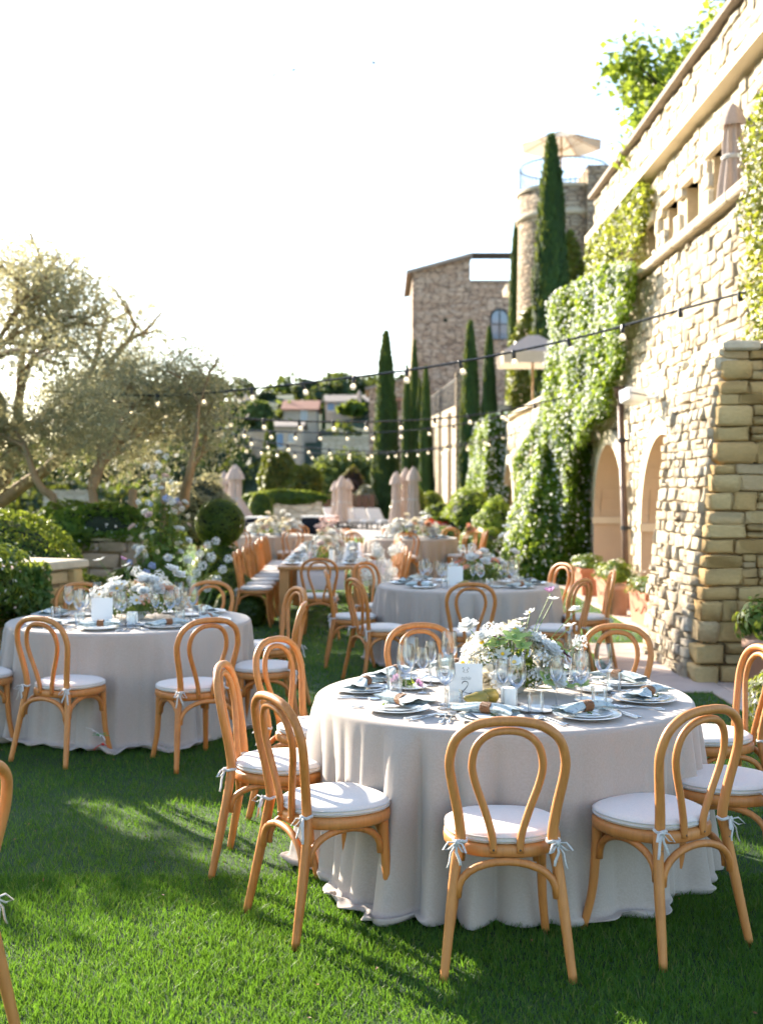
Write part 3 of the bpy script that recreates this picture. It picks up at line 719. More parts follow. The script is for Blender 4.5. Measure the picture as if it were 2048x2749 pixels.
    e = empty('round_tower', (tx, ty, 3.6), label='round stone tower with railed terrace, its foot green with ivy', cat='tower')
    mb = MB(); mb.lathe([(r + .12, 0), (r, H - 5.0), (r, H - 3.6), (r + .0, H - 3.6)], 48); mb.build('wall', M['masonry_tower'], e, True)
    mb = MB(); mb.lathe([(r, H - 4.75), (r + .1, H - 4.72), (r + .1, H - 4.55), (r, H - 4.5)], 48); mb.build('string_course', M['coping'], e, True)
    mb = MB(); mb.lathe([(r + .005, H - 3.72), (r + .08, H - 3.7), (r + .08, H - 3.58), (0.001, H - 3.57)], 48); mb.build('coping', M['coping'], e, False)
    mb = MB(); rr_ = r - .05; zt = H - 3.6
    mb.tube([(rr_ * math.cos(a), rr_ * math.sin(a), zt + 1.0) for a in np.linspace(0, 2 * math.pi, 48)[:-1]], .03, 5, closed=True); mb.build('handrail', M['iron'], e)
    for k in range(56):
        a = 2 * math.pi * k / 56; m2 = MB(); m2.tube([(rr_ * math.cos(a), rr_ * math.sin(a), zt), (rr_ * math.cos(a), rr_ * math.sin(a), zt + 1)], .012, 4); m2.build('baluster', M['iron'], e)
    mb = MB(); mb.box(.6, 7, -2, 8, 0, H - 3.0); mb.build('stair_block', M['masonry_tower'], e)
    # open parasol on the tower
    px, py = 6.9, 45.8
    e = empty('open_parasol', (px, py, H), label='open cream parasol on top of the round tower', cat='parasol')
    mb = MB(); mb.tube([(0, 0, 0), (0, 0, 2.45)], .035, 8); mb.build('pole', M['oak'], e)
    for k in range(8):
        a0, a1 = 2 * math.pi * (k + .3) / 8, 2 * math.pi * (k + 1.3) / 8; mb = MB(); q = 1.62
        def fn(u, v, a0=a0, a1=a1):
            a = a0 + (a1 - a0) * u; rr2 = q * v * (math.cos(math.pi / 8) / math.cos((u - .5) * math.pi / 4)); return (rr2 * math.cos(a), rr2 * math.sin(a), 2.42 - .62 * v - .06 * math.sin(math.pi * u) * v)
        mb.grid(fn, 5, 5); mb.build('canopy_panel', M['parasol_cream'], e, True)
        a = a0; m2 = MB(); m2.tube([(0, 0, 2.37), (q * .98 * math.cos(a), q * .98 * math.sin(a), 1.76)], .016, 5); m2.tube([(0, 0, 1.6), (q * .55 * math.cos(a), q * .55 * math.sin(a), 2.02)], .012, 5); m2.build('rib', M['oak'], e)
    # square awning parasols on the upper terrace
    for (x, y, zt, s, lab) in ((5.0, 39.5, 6.72, 1.09, 'pink beige square parasol above the jasmine covered wall'), (8.0, 66, 13.4, 1.2, 'small pale parasol corner in front of the arched window house')):
        e = empty('square_parasol', (x, y, 3.68 if s < 1.1 else 9.5), label=lab, cat='parasol'); b = e.location.z; zt -= b
        mb = MB(); mb.tube([(0, 0, 0), (0, 0, zt)], .04, 8); mb.build('pole', M['oak'], e)
        mb = MB(); c = [(-s, -s), (s, -s), (s, s), (-s, s)]
        mb.add([(p, q, zt - .62) for p, q in c] + [(p * .16, q * .16, zt) for p, q in c], [(0, 1, 5, 4), (1, 2, 6, 5), (2, 3, 7, 6), (3, 0, 4, 7), (4, 5, 6, 7)]); mb.build('canopy', M['parasol'] if s < 1.1 else M['parasol_cream'], e)
        mb = MB(); mb.add([(p, q, zt - .625) for p, q in c] + [(p * .97, q * .97, zt - 1.0) for p, q in c], [(0, 1, 5, 4), (1, 2, 6, 5), (2, 3, 7, 6), (3, 0, 4, 7)]); mb.build('valance', M['parasol_cream'], e)
build_far_buildings()

# village across the valley
def house(name, label, x0, x1, Y, zb, ze, zr, depth, wins, roofmat='roof_tile', wallmat='house_wall'):
    xc = (x0 + x1) / 2; e = empty(name, (xc, Y, zb - 3), label=label, cat='house'); h = ze - zb + 3; w2 = (x1 - x0) / 2; rz = zr - zb + 3
    mb = MB(); mb.box(-w2, w2, 0, depth, 0, h); mb.build('wall', M[wallmat], e)
    mb = MB(); o = .35; mb.add([(-w2 - o, -o, h - .05), (w2 + o, -o, h - .05), (w2 + o, depth / 2, rz), (-w2 - o, depth / 2, rz), (w2 + o, depth + o, h - .05), (-w2 - o, depth + o, h - .05), (-w2 - o, -o, h + .12), (w2 + o, -o, h + .12), (w2 + o, depth / 2, rz + .17), (-w2 - o, depth / 2, rz + .17), (w2 + o, depth + o, h + .12), (-w2 - o, depth + o, h + .12)],
        [(6, 7, 8, 9), (9, 8, 10, 11), (0, 1, 7, 6), (3, 2, 1, 0), (5, 4, 2, 3), (1, 2, 8, 7), (2, 4, 10, 8), (0, 6, 9, 3), (3, 9, 11, 5), (4, 5, 11, 10)]); mb.build('roof', M[roofmat], e)
    for (fx, fz, ww, hh, mat) in wins:
        f = empty('window', (-w2 + fx * 2 * w2, -.02, 3 + fz)); f.parent = e
        mb = MB(); mb.box(-ww / 2, ww / 2, -.02, .1, 0, hh); mb.build('pane', M[mat], f); mb = MB(); mb.box(-ww / 2 - .12, ww / 2 + .12, -.09, .1, -.16, -.003); mb.build('sill', M['plaster_pale'], f)
    return e
house('village_house', 'stone house with pink tiled roof and one window across the valley', -12.3, -8.2, 150, 9.0, 11.4, 12.7, 7, [(.62, 1.1, .9, 1.3, 'window_glass')])
house('village_house', 'low stone house with two windows below the pink roofed house', -12.0, -9.0, 134, 5.6, 8.45, 9.2, 6, [(.2, .6, .7, 1.5, 'shutter_blue'), (.62, 1.2, .7, .9, 'window_glass')], 'roof_grey')
house('village_house', 'long grey roofed house with blue shutters at the ridge', -7.6, -.9, 160, 11.8, 13.1, 14.2, 7, [(.12, .2, .9, 1.0, 'shutter_blue'), (.3, .2, .9, 1.0, 'shutter_blue')], 'roof_grey')
house('village_house', 'small far house gable on the left of the ridge', -22.5, -18.5, 184, 13.2, 14.8, 16.2, 7, [(.5, .4, .8, .9, 'window_glass')], 'roof_grey')
house('village_house', 'pale far roof between trees on the ridge', -16.5, -13.3, 178, 12.5, 14.4, 15.2, 6, [(.5, .4, .8, .9, 'window_glass')], 'roof_grey')
def terrace_wall_far(x0, x1, Y, zb, zt, label):
    e = empty('retaining_wall', ((x0 + x1) / 2, Y, zb - 2), label=label, cat='wall'); w2 = (x1 - x0) / 2
    mb = MB(); mb.box(-w2, w2, 0, .8, 0, zt - zb + 2); mb.build('wall', M['masonry_pale'], e); mb = MB(); mb.box(-w2 - .1, w2 + .1, -.1, .9, zt - zb + 2.002, zt - zb + 2.2); mb.build('coping', M['coping'], e)
terrace_wall_far(-6.3, -1.2, 126, 5.6, 6.9, 'pale retaining wall on the hillside right of the low house')
terrace_wall_far(-17.5, -12.3, 140, 7.2, 8.0, 'long pale roadside wall left of the low village house')
terrace_wall_far(-34, -29, 120, .3, 1.2, 'faint pale wall on the dark wooded slope at left')
# ================================================================== vegetation
def tree_parts(o_name, loc, label, cat, group=None):
    return empty(o_name, loc, label=label, cat=cat, group=group)

# ---- cypresses: clipped spindles, two unit crowns shared by scaling
def cypress_meshes(seed, mat, prof_pow):
    g = np.random.default_rng(seed); n = 15000; t = g.random(n) ** .8; a = g.uniform(0, 6.283, n)
    def prof(t): return np.clip((1 - t) ** prof_pow, 0, 1) * (1 - .35 * np.exp(-t * 14)) * (1 + .05 * np.sin(t * 23 + 2))
    r = prof(t) * (1 - .10 * g.random(n) + .16 * g.random(n) ** 7) * (1 + .05 * np.sin(3 * a + 9 * t) + .04 * np.sin(5 * a + 31 * t))
    C = np.stack([r * np.cos(a), r * np.sin(a), t], 1); Nr = np.stack([np.cos(a), np.sin(a), np.full(n, .3)], 1)
    L = .035; d = np.stack([np.cos(a) * .05 + g.normal(0, .10, n), np.sin(a) * .05 + g.normal(0, .10, n), np.full(n, L)], 1)
    s = np.stack([-np.sin(a), np.cos(a), g.normal(0, .1, n)], 1) * .085
    a0 = C - d * .5; b0 = C + d * .6
    V = np.stack([a0, C + s, b0, C - s], 1).reshape(-1, 3); me = mesh_np('crown', V, np.arange(4 * n).reshape(n, 4), M[mat])
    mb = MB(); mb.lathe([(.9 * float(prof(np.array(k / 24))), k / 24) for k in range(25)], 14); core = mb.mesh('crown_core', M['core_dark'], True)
    mb = MB(); mb.tube([(0, 0, -.03), (0, 0, .12)], [.22, .15], 8); tk = mb.mesh('trunk', M['bark'])
    return me, core, tk
CYP = [cypress_meshes(1, 'leaf_cypress', .52), cypress_meshes(2, 'leaf_cypress_far', .7)]
def cypress(u, vt, Y, zb, wpx, label, k=0):
    X = (u - CU) / F * Y; top = CH + (V0 - vt) / F * Y; h = top - zb; r = wpx / F * Y / 2 * 1.3
    e = empty('cypress_tree', (X, Y, zb), label=label, cat='tree', group='slender cypresses around the garden')
    for nm, me, q in zip(('crown', 'crown_core', 'trunk'), CYP[k], (1, 1, 1)):
        o = ob(nm, me, e, scale=(r, r, h))
        if nm == 'crown': o['kind'] = 'stuff'
    e.rotation_euler = (0, 0, rnd.uniform(0, 6)); return e
cypress(1479, 372, 42, 3.68, 94, 'tallest dark cypress rising in front of the round tower')
cypress(1385, 604, 50, 3.68, 44, 'slim dark cypress just left of the round tower')
cypress(1262, 870, 41, 0, 56, 'cypress standing against the terrace wall pier')
cypress(1313, 880, 44, 3.68, 34, 'thin short cypress left of the beige square parasol')
cypress(1036, 895, 58, 0, 62, 'broad cypress standing alone left of the terrace wall')
cypress(1112, 920, 60, 0, 32, 'tallest of the four cypresses in a row before the house corner')
cypress(1092, 985, 56, 0, 28, 'leftmost of the four cypresses in a row')
cypress(1127, 1022, 57, 0, 24, 'smallest of the four cypresses, third in the row')
cypress(1143, 988, 55, 0, 36, 'rightmost of the four cypresses in a row by the terrace wall')
cypress(637, 1110, 60, 0, 34, 'narrow flat topped cypress behind the closed parasols at left', 1)
cypress(726, 1125, 64, 0, 58, 'broad pale green cypress cone in front of the village', 1)
cypress(869, 1064, 150, 9, 10, 'tiny far cypress between the village houses', 1)

# ---- generic leafy bush / hedge of ellipsoids
def bush(name, label, cat, c, rx, ry, rz, n, L, mat, seed, zmin=-.6, lump=.12, group=None, flowers=None, thick=.14, base=None, up=.35, spread=.75, kind_core='core_dark'):
    e = empty(name, (c[0], c[1], base if base is not None else 0), label=label, cat=cat, group=group); lc = (0, 0, c[2] - e.location.z)
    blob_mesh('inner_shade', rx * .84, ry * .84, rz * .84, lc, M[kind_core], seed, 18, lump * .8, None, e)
    C, Nr = shell_pts(n, seed, rx, ry, rz, lc, thick, zmin, lump)
    leaves('foliage', C, Nr, L, L * .5, M[mat], seed + 1, spread, up, parent=e)
    if flowers:
        for i, (fm, fn, fs) in enumerate(flowers):
            C, Nr = shell_pts(fn, seed + 20 + i, rx * 1.02, ry * 1.02, rz * 1.02, lc, .05, zmin, lump); leaves('blossoms', C, Nr, fs, fs * .9, M[fm], seed + 30 + i, .6, .2, parent=e, fold=.1)
    if c[2] - rz > .12: 
        mb = MB(); mb.tube([(0, 0, -.05), (0, 0, c[2] - rz * .6 - e.location.z)], [.05, .035], 8); mb.build('trunk', M['bark'], e)
    return e

# ---- jasmine over the ivy buttress and the wall
def poly_pts(poly, n, g):
    poly = np.array(poly); lo = poly.min(0); hi = poly.max(0); out = []
    while len(out) < n:
        p = g.uniform(lo, hi, (n * 2, 2)); ins = np.zeros(len(p), bool)
        for i in range(len(poly)):
            a, b = poly[i], poly[i - 1]; c = ((a[1] > p[:, 1]) != (b[1] > p[:, 1])) & (p[:, 0] < (b[0] - a[0]) * (p[:, 1] - a[1]) / (b[1] - a[1] + 1e-12) + a[0]); ins ^= c
        out = (list(out) + list(p[ins]))[:n]
    return np.array(out)
def jasmine():
    e = empty('jasmine', (3.0, 22, 0), label='huge flowering jasmine covering a buttress between two wall arches', cat='plant'); O = np.array([3.0, 22, 0]); g = np.random.default_rng(3)
    # buttress beneath
    mb = MB(); V = [(2.5, 21.3, 0), (3.72, 21.3, 0), (3.72, 23.6, 0), (2.5, 23.6, 0), (3.45, 21.3, 4.6), (3.72, 21.3, 4.6), (3.72, 23.6, 4.6), (3.45, 23.6, 4.6)]
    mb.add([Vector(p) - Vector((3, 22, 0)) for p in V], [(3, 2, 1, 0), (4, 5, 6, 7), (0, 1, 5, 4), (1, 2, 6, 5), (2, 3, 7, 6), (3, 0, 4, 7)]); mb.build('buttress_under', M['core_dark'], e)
    def lumps(p): return .16 * np.sin(p[:, 0] * 2.3 + 1) * np.sin(p[:, 1] * 2.1) + .07 * np.sin(p[:, 0] * 6 + p[:, 1] * 5)
    # front face (towards the camera) of the mass
    n1 = 20000; q = g.random((n1, 2)); z = q[:, 1] ** .9 * 4.9; xl = 2.32 + 1.30 * (z / 4.9) ** 1.15; x = xl + (3.85 - xl) * q[:, 0]
    p = np.stack([x, z], 1); bul = lumps(p) + .35 * np.sin(q[:, 0] * np.pi)
    P1 = np.stack([x, 21.35 - bul - .25 * g.random(n1) ** 2, z], 1); N1 = np.tile([-.25, -1, .35], (n1, 1))
    # left sloping face
    n2 = 15000; q = g.random((n2, 2)); z = q[:, 1] * 4.9; y = 21.1 + 2.6 * q[:, 0]; xl = 2.30 + 1.30 * (z / 4.9) ** 1.15
    P2 = np.stack([xl - lumps(np.stack([y, z], 1)) + .2 * g.random(n2), y, z], 1); N2 = np.tile([-1, -.2, .45], (n2, 1))
    # spreading over the wall face
    pp = poly_pts([(15.8, 4.62), (16.9, 3.9), (17.7, 3.3), (18.5, 2.8), (20.2, 2.35), (20.55, 1.2), (20.6, 0), (22, 0), (22, 5.1), (20.0, 5.15), (18.7, 5.05), (17.2, 4.95)], 21000, g)
    P3 = np.stack([WX - .10 - .22 * g.random(len(pp)) - .10 * (1 + np.sin(pp[:, 0] * 4) * np.sin(pp[:, 1] * 3)) - .12 * np.clip(pp[:, 0] - 19, 0, 2), pp[:, 0], pp[:, 1]], 1); N3 = np.tile([-1, -.15, .3], (len(pp), 1))
    C = np.concatenate([P1, P2, P3]); Nr = np.concatenate([N1, N2, N3])
    leaves('foliage', C - O, Nr, .10, .056, M['leaf_jasmine'], 7, .7, .25, .2, parent=e)
    pk = g.random(len(C)) < np.where(np.arange(len(C)) < n1, .12, .27); cl = np.sin(C[:, 1] * 2.2 + C[:, 0] * 2.7) * np.sin(C[:, 2] * 2.0 + 1); pk &= (cl > -.45) | (g.random(len(C)) < .35)
    leaves('blossoms', C[pk] - O + Nr[pk] * .05, Nr[pk], .056, .050, M['petal_white'], 8, .6, .2, parent=e, fold=.08)
    # far part of the wall
    e = empty('jasmine', (3.3, 39, 0), label='farther jasmine hedge rounding the wall beyond the small arch', cat='plant'); O = np.array([3.3, 39, 0])
    n = 16000; q = g.random((n, 2)); z = q[:, 1] * 3.9; y = 35.6 + 9 * q[:, 0]; bulk = .45 * np.sin(np.pi * np.clip(q[:, 0] * 1.0, 0, 1)) + .25
    x = WX - bulk * (1 - .5 * (z / 3.9) ** 2) - .12 * np.sin(y * 2.2) * np.sin(z * 2.5) - .15 * g.random(n)
    C = np.stack([x, y, z], 1); Nr = np.tile([-1, -.35, .35], (n, 1)); 
    n4 = 7000; q = g.random((n4, 2)); z = q[:, 1] * 3.9; x = 2.95 + .2 * (z / 3.9) + (WX - 2.95) * q[:, 0]; C2 = np.stack([x, 35.5 - .2 * g.random(n4) - .15 * np.sin(x * 4) * np.sin(z * 2), z], 1)
    C = np.concatenate([C, C2]); Nr = np.concatenate([Nr, np.tile([-.3, -1, .3], (n4, 1))])
    leaves('foliage', C - O, Nr, .15, .08, M['leaf_jasmine'], 17, .7, .25, .2, parent=e)
    pk = g.random(len(C)) < .12; leaves('blossoms', C[pk] - O + Nr[pk] * .06, Nr[pk], .075, .07, M['petal_white'], 18, .6, .2, parent=e, fold=.08)
    # ivy on the upper storey
    e = empty('ivy', (4.1, 19, 4.7), label='ivy hanging under the cornice of the upper storey', cat='plant'); O = np.array([4.1, 19, 4.7])
    pp = poly_pts([(18.3, 6.38), (23, 6.38), (23, 4.75), (19.3, 4.75), (18.6, 5.3), (17.7, 6.1)], 5500, g)
    C = np.stack([4.06 - .16 * g.random(len(pp)), pp[:, 0], pp[:, 1]], 1); leaves('foliage', C - O, np.tile([-1, -.2, .3], (len(C), 1)), .10, .075, M['leaf_ivy_sunlit'], 5, .6, .2, .5, parent=e)
    # red-leaved sprig on the ledge
    C, Nr = shell_pts(260, 9, .35, .4, .22, (3.72, 17.3, 4.92), .6); e = empty('ledge_plant', (3.72, 17.3, 4.78), label='small reddish plant growing on the wall ledge', cat='plant')
    leaves('foliage', C - np.array([3.72, 17.3, 4.78]), Nr, .09, .05, M['leaf_plum'], 4, parent=e)
    # ivy on the tower foot
    e = empty('ivy', (7, 44.2, 3.6), label='ivy with yellow sunlight in its leaf colour climbing the round tower foot', cat='plant'); O = np.array([7.0, 44.2, 3.6])
    n = 12000; a = g.uniform(-2.9, .3, n); z = 3.6 + g.random(n) * (5.4 + 1.5 * np.sin(a * 3) + .7 * np.sin(a * 7)); r = 1.72 + .12 + .25 * g.random(n) * np.clip(1.3 - (z - 3.6) / 7, .1, 2) + .25 * np.exp(-((a + 2.75) / .35) ** 2)
    C = np.stack([7 + r * np.cos(a), 46 + r * np.sin(a), z], 1); Nr = np.stack([np.cos(a), np.sin(a), np.full(n, .3)], 1)
    leaves('foliage', C - O, Nr, .19, .15, M['leaf_ivy_sunlit'], 6, .5, .2, .4, parent=e)
jasmine()

# ---- climbing plant at the right edge of the frame
def right_plant():
    g = np.random.default_rng(12); e = empty('climbing_jasmine', (3.6, 11.6, 2.9), label='sunlit climbing jasmine at the right edge above the buttress', cat='plant'); O = np.array([3.6, 11.6, 2.9])
    pp = poly_pts([(11.45, 2.95), (11.5, 3.6), (11.6, 4.2), (11.6, 4.7), (11.45, 5.2), (11.0, 5.4), (10.6, 5.0), (10.6, 3.0)], 2400, g)
    C = np.stack([WX - .06 - .18 * g.random(len(pp)), pp[:, 0] + .1 * np.sin(pp[:, 1] * 9), pp[:, 1]], 1); Nr = np.tile([-1, -.3, .3], (len(C), 1))
    leaves('foliage', C - O, Nr, .075, .04, M['leaf_ivy_sunlit'], 2, .7, .2, .2, parent=e)
    pk = g.random(len(C)) < .12; leaves('blossoms', C[pk] - O + Nr[pk] * .05, Nr[pk], .042, .04, M['petal_white'], 3, .6, parent=e)
right_plant()
bush('flowering_bush', 'bright sunlit white flowering bush at the right edge behind chairs', 'bush', (2.72, 7.35, .32), .42, .5, .36, 2600, .055, 'leaf_ivy_sunlit', 61, flowers=[('petal_white', 500, .034)])

# ---- trees: skeleton plus leaves
def skeleton(base, stems, seed, depth=4, bend=.35, child=(2, 3), len0=1.3, r0=.12, spread=.55, shrink=.74):
    rr = random.Random(seed); tubes = []; tips = []
    def grow(p, d, l, r, lev, par=-1):
        pts = [p]; q = p
        for k in range(5):
            d = (d + Vector((rr.gauss(0, bend * .35), rr.gauss(0, bend * .35), rr.gauss(0, bend * .25)))).normalized(); q = q + d * l / 5; pts.append(q)
        me_ = len(tubes); tubes.append((pts, [r * (1 - .09 * i) for i in range(6)], par))
        if lev >= depth - 2: tips.extend([(pts[3], lev), (pts[5], lev)])
        if lev >= depth: return
        for c in range(rr.randint(*child)):
            nd = (d + Vector((rr.gauss(0, spread), rr.gauss(0, spread), rr.gauss(.12, spread * .6)))).normalized(); grow(pts[rr.choice([4, 5])] if c else pts[5], nd, l * shrink * rr.uniform(.8, 1.15), r * .6, lev + 1, me_)
    for (p, d) in stems: grow(Vector(p), Vector(d).normalized(), len0, r0, 1)
    return tubes, tips
def tree(name, label, base, stems, seed, leafmat, nleaf, L, W, cluster, bark='bark', depth=4, len0=1.3, r0=.12, spread=.55, shrink=.74, child=(2, 3), group=None, droop=.2, clip=None, cat='tree', child_up=0, pick=None):
    e = empty(name, base, label=label, cat=cat, group=group); tubes, tips = skeleton(base, stems, seed, depth, .35, child, len0, r0, spread, shrink)
    mb = MB(); nb = 0; bv = Vector(base)
    gone = set()
    for ti, (pts, rad, par) in enumerate(tubes):
        if par in gone or (pick is not None and rad[0] < r0 * .9 and not pick(np.array([(pts[-1] + bv)[:]]))[0]): gone.add(ti); continue
        if rad[0] > r0 * .05: mb.tube([pts[0] - (pts[1] - pts[0]) * .15] + pts[1:], rad, 7 if rad[0] > r0 * .4 else 4, caps=False)
    mb.build('trunk', M[bark], e, True)
    g = np.random.default_rng(seed); T = np.array([t[0][:] for t in tips])
    if pick is not None: T = T[pick(T + np.array(base))]
    k = g.integers(0, len(T), nleaf); off = g.normal(0, 1, (nleaf, 3)); off *= (cluster * g.random(nleaf) ** .6 / (np.linalg.norm(off, axis=1) + 1e-6))[:, None]; C = T[k] + off
    if clip is not None: C = C[clip(C + np.array(base))]; off = off[:len(C)]
    leaves('crown', C, C * .0 + np.array([0, 0, .4]) + (C - T[k][:len(C)] if clip is None else 0), L, W, M[leafmat], seed + 1, .9, .2, droop, parent=e); return e
# ---- olives on the left
tree('olive_tree', 'silvery olive tree with forked golden trunk behind the hedge topped wall', (-3.55, 15.6, 0.55),
     [((0, 0, 0), (.50, -.05, 1.0)), ((0, 0, 0), (-.30, .1, 1)), ((-.05, 0, .1), (-.75, -.2, 1.0)), ((.1, .1, .1), (.75, .35, 1.1))], 15, 'leaf_olive', 32000, .08, .019, .52, len0=1.2, r0=.10, depth=5, spread=.6, shrink=.70, pick=lambda T: (T[:, 0] < -.145 * T[:, 1] + .15) & (T[:, 2] > 2.15 - .35 * (abs(T[:, 0] + 3.6) > 1.0)))
tree('olive_tree', 'tall olive tree reaching in from the left edge of the garden', (-7.15, 18.2, -.3),
     [((0, 0, 0), (.5, .1, 1.1)), ((0, 0, 0), (-.5, .3, 1)), ((0, 0, .1), (.3, -.4, 1.5))], 23, 'leaf_olive', 34000, .10, .024, .62, len0=2.5, r0=.2, depth=5, spread=.6, shrink=.72, pick=lambda T: T[:, 2] > 1.9)
bush('grey_shrub', 'bushy grey green shrub behind the flower pillar', 'shrub', (-3.22, 21.0, 1.25), .66, .6, .66, 7000, .075, 'leaf_olive', 31, zmin=-.9, lump=.16, thick=.35, kind_core='core_dark')
tree('olive_tree', 'olive tree beyond the left edge that shades the near lawn', (-6.3, 11.1, 0.2),
     [((0, 0, 0), (.55, .1, 1.0)), ((0, 0, 0), (-.5, .3, 1)), ((0, 0, .1), (.2, -.6, 1.1))], 29, 'leaf_olive', 26000, .15, .05, .42, len0=1.2, r0=.15, depth=5, spread=.6, shrink=.72, pick=lambda T: (T[:, 2] < 2.8 + 1.2 * np.clip(1.85 - (.766 * T[:, 0] + .643 * T[:, 1]), 0, 2)) & (T[:, 2] > 1.2))
# ---- tree above the wall
tree('plane_tree', 'bright green leafy tree above the roof of the stone wall', (7.3, 21.5, 5.6), [((0, 0, 0), (-.35, 0, 1.2)), ((0, 0, .3), (.0, .1, 1)), ((0, 0, .3), (-.55, -.2, 1)), ((0, 0, .3), (-.3, .4, 1.1))], 44, 'leaf_plane', 12500, .15, .11, .52, 'dark_bark', depth=5, len0=1.75, r0=.13, spread=.5, shrink=.72)
tree('plane_tree', 'leafy branch tips over the roof edge at the top of the frame', (7.0, 15.2, 5.8), [((0, 0, 0), (-.7, .3, 1.1)), ((0, 0, .3), (-.35, -.2, 1))], 45, 'leaf_plane', 5200, .13, .10, .42, 'dark_bark', depth=5, len0=1.6, r0=.11, spread=.45, shrink=.72)

# ---- left garden: clipped box, stone walls, mounds, topiary
bush('box_dome', 'large clipped box dome behind the low wall at left', 'shrub', (-4.12, 12.6, .50), 1.02, .95, 1.02, 15000, .048, 'leaf_box', 71, zmin=-.35, lump=.03, up=.15, thick=.07)
def garden_wall(name, label, a, b, H, th, seed, mat, capmat='coping', rows=(.12, .22), wid=(.16, .42), capover=.05):
    a = Vector((*a, 0)); b = Vector((*b, 0)); A = (b - a); L = A.length; A.normalize(); Nn = Vector((A.y, -A.x, 0)); e = empty(name, a, label=label, cat='wall'); og = a
    mb = MB(); V = [a - Nn * .04, b - Nn * .04, b - Nn * th, a - Nn * th]; V = V + [p + Vector((0, 0, H)) for p in V]
    mb.add([p - og for p in V], [(3, 2, 1, 0), (4, 5, 6, 7), (0, 1, 5, 4), (1, 2, 6, 5), (2, 3, 7, 6), (3, 0, 4, 7)]); mb.build('wall_core', M['joint'], e)
    lay(e, rubble(L, H, rows[0], rows[1], wid[0], wid[1], seed), a, A, (0, 0, 1), Nn, .16, mat, seed, 300, origin=og)
    lay(e, rubble(th, H, rows[0], rows[1], wid[0], wid[1], seed + 1), b, -Nn, (0, 0, 1), A, .16, mat, seed + 1, 300, origin=og)
    lay(e, rubble(th, H, rows[0], rows[1], wid[0], wid[1], seed + 2), a - Nn * th, Nn, (0, 0, 1), -A, .16, mat, seed + 2, 300, origin=og)
    x = -.05; rr = random.Random(seed)
    while x < L + .04:
        x1 = min(x + rr.uniform(.5, .8), L + .06)
        if L + .06 - x1 < .2: x1 = L + .06
        mb = MB(); mb.cbox(x + .004, x1 - .004, -th - capover, capover + .02, H + .002, H + .075, .014); rot = Matrix(((A.x, Nn.x, 0), (A.y, Nn.y, 0), (0, 0, 1)))
        mb.v = [tuple(rot @ Vector(p)) for p in mb.v]; mb.build('cap_stone', M[capmat], e); x = x1
    return e
garden_wall('low_stone_wall', 'golden low stone wall with flat cap beside the left table', (-3.55, 8.3), (-2.62, 10.35), 1.0, .5, 51, 'stone_warm')  # golden reflected light is carried by the stone colour
garden_wall('low_stone_wall', 'pinkish dry stone wall under a hedge behind the left table', (-4.6, 15.1), (-2.95, 15.1), 1.02, .5, 54, 'stone_brown', rows=(.10, .2))
bush('trailing_plant', 'trailing plant with small blossoms spilling over the golden low wall', 'plant', (-3.30, 9.3, .95), .48, .75, .34, 7000, .065, 'leaf_low', 72, zmin=-.9, lump=.22, flowers=[('petal_pink', 110, .03), ('petal_white', 160, .03)], thick=.25, base=1.08)
def trail():
    g = np.random.default_rng(8); e = empty('hanging_vine', (-2.95, 9.3, 1.0), label='leafy vine hanging down the face of the golden low wall', cat='plant'); n = 3600
    t = g.random(n); s = g.random(n); A = np.array([-3.55, 8.3]) + np.outer(.12 + .62 * s, np.array([.93, 2.05])); nrm = np.array([.91, -.413])
    dep = .75 * (.55 + .45 * np.sin(s * 13) * np.sin(s * 5 + 1)); z = 1.08 - t * dep; off = .05 + .14 * g.random(n)
    C = np.stack([A[:, 0] + nrm[0] * off, A[:, 1] + nrm[1] * off, z], 1); leaves('foliage', C - np.array([-2.95, 9.3, 1.0]), np.tile([.9, -.5, .3], (n, 1)), .075, .035, M['leaf_low'], 3, .5, .1, 1.4, parent=e)
trail()
bush('hedge', 'feathery grey green hedge on top of the pinkish stone wall', 'hedge', (-3.75, 15.45, 1.12), 1.0, .55, .36, 8500, .07, 'leaf_ivy', 73, zmin=-.6, lump=.2, base=1.0, flowers=[('petal_white', 120, .03)])
for (x, y, z, rx, ry, rz, lab) in ((-3.35, 13.55, .30, .52, .42, .40, 'low green mound in front of the pinkish stone wall, leftmost'), (-2.95, 13.9, .34, .40, .40, .42, 'low green mound right below the pinkish stone wall'), (-3.0, 12.3, .18, .62, .42, .36, 'flat clipped green mound behind the left table'),
                                (-1.98, 15.3, .25, .42, .42, .40, 'rounded dark green mound left of the long table chairs'), (-1.75, 14.7, .15, .34, .3, .3, 'small soft mound of leaves at the lawn edge near the long table')):
    bush('green_mound', lab, 'shrub', (x, y, z), rx, ry, rz, 4200, .05, 'leaf_box', int(abs(x * 100)), zmin=-.4, lump=.06, thick=.08, group='clipped mounds at the left border')
bush('topiary_ball', 'round clipped topiary ball above the left border', 'shrub', (-2.36, 17.4, 1.18), .36, .36, .35, 5200, .045, 'leaf_box', 77, zmin=-1, lump=.02, thick=.06, group='topiary balls')
bush('topiary_ball', 'dark lower topiary cushion beneath the round ball', 'shrub', (-2.30, 17.2, .50), .42, .36, .42, 4200, .045, 'leaf_box', 78, zmin=-1, lump=.04, thick=.06, group='topiary balls')
bush('topiary_ball', 'second clipped ball half hidden behind the closed parasol pair', 'shrub', (-4.75, 47, .8), .5, .5, .72, 2600, .12, 'leaf_box', 79, zmin=-1, lump=.03, group='topiary balls')
bush('topiary_dome', 'tall clipped green dome at the foot of the lone cypress', 'shrub', (1.10, 47, .75), .75, .7, 1.15, 3000, .11, 'leaf_box', 80, zmin=-.6, lump=.02, group='topiary balls')
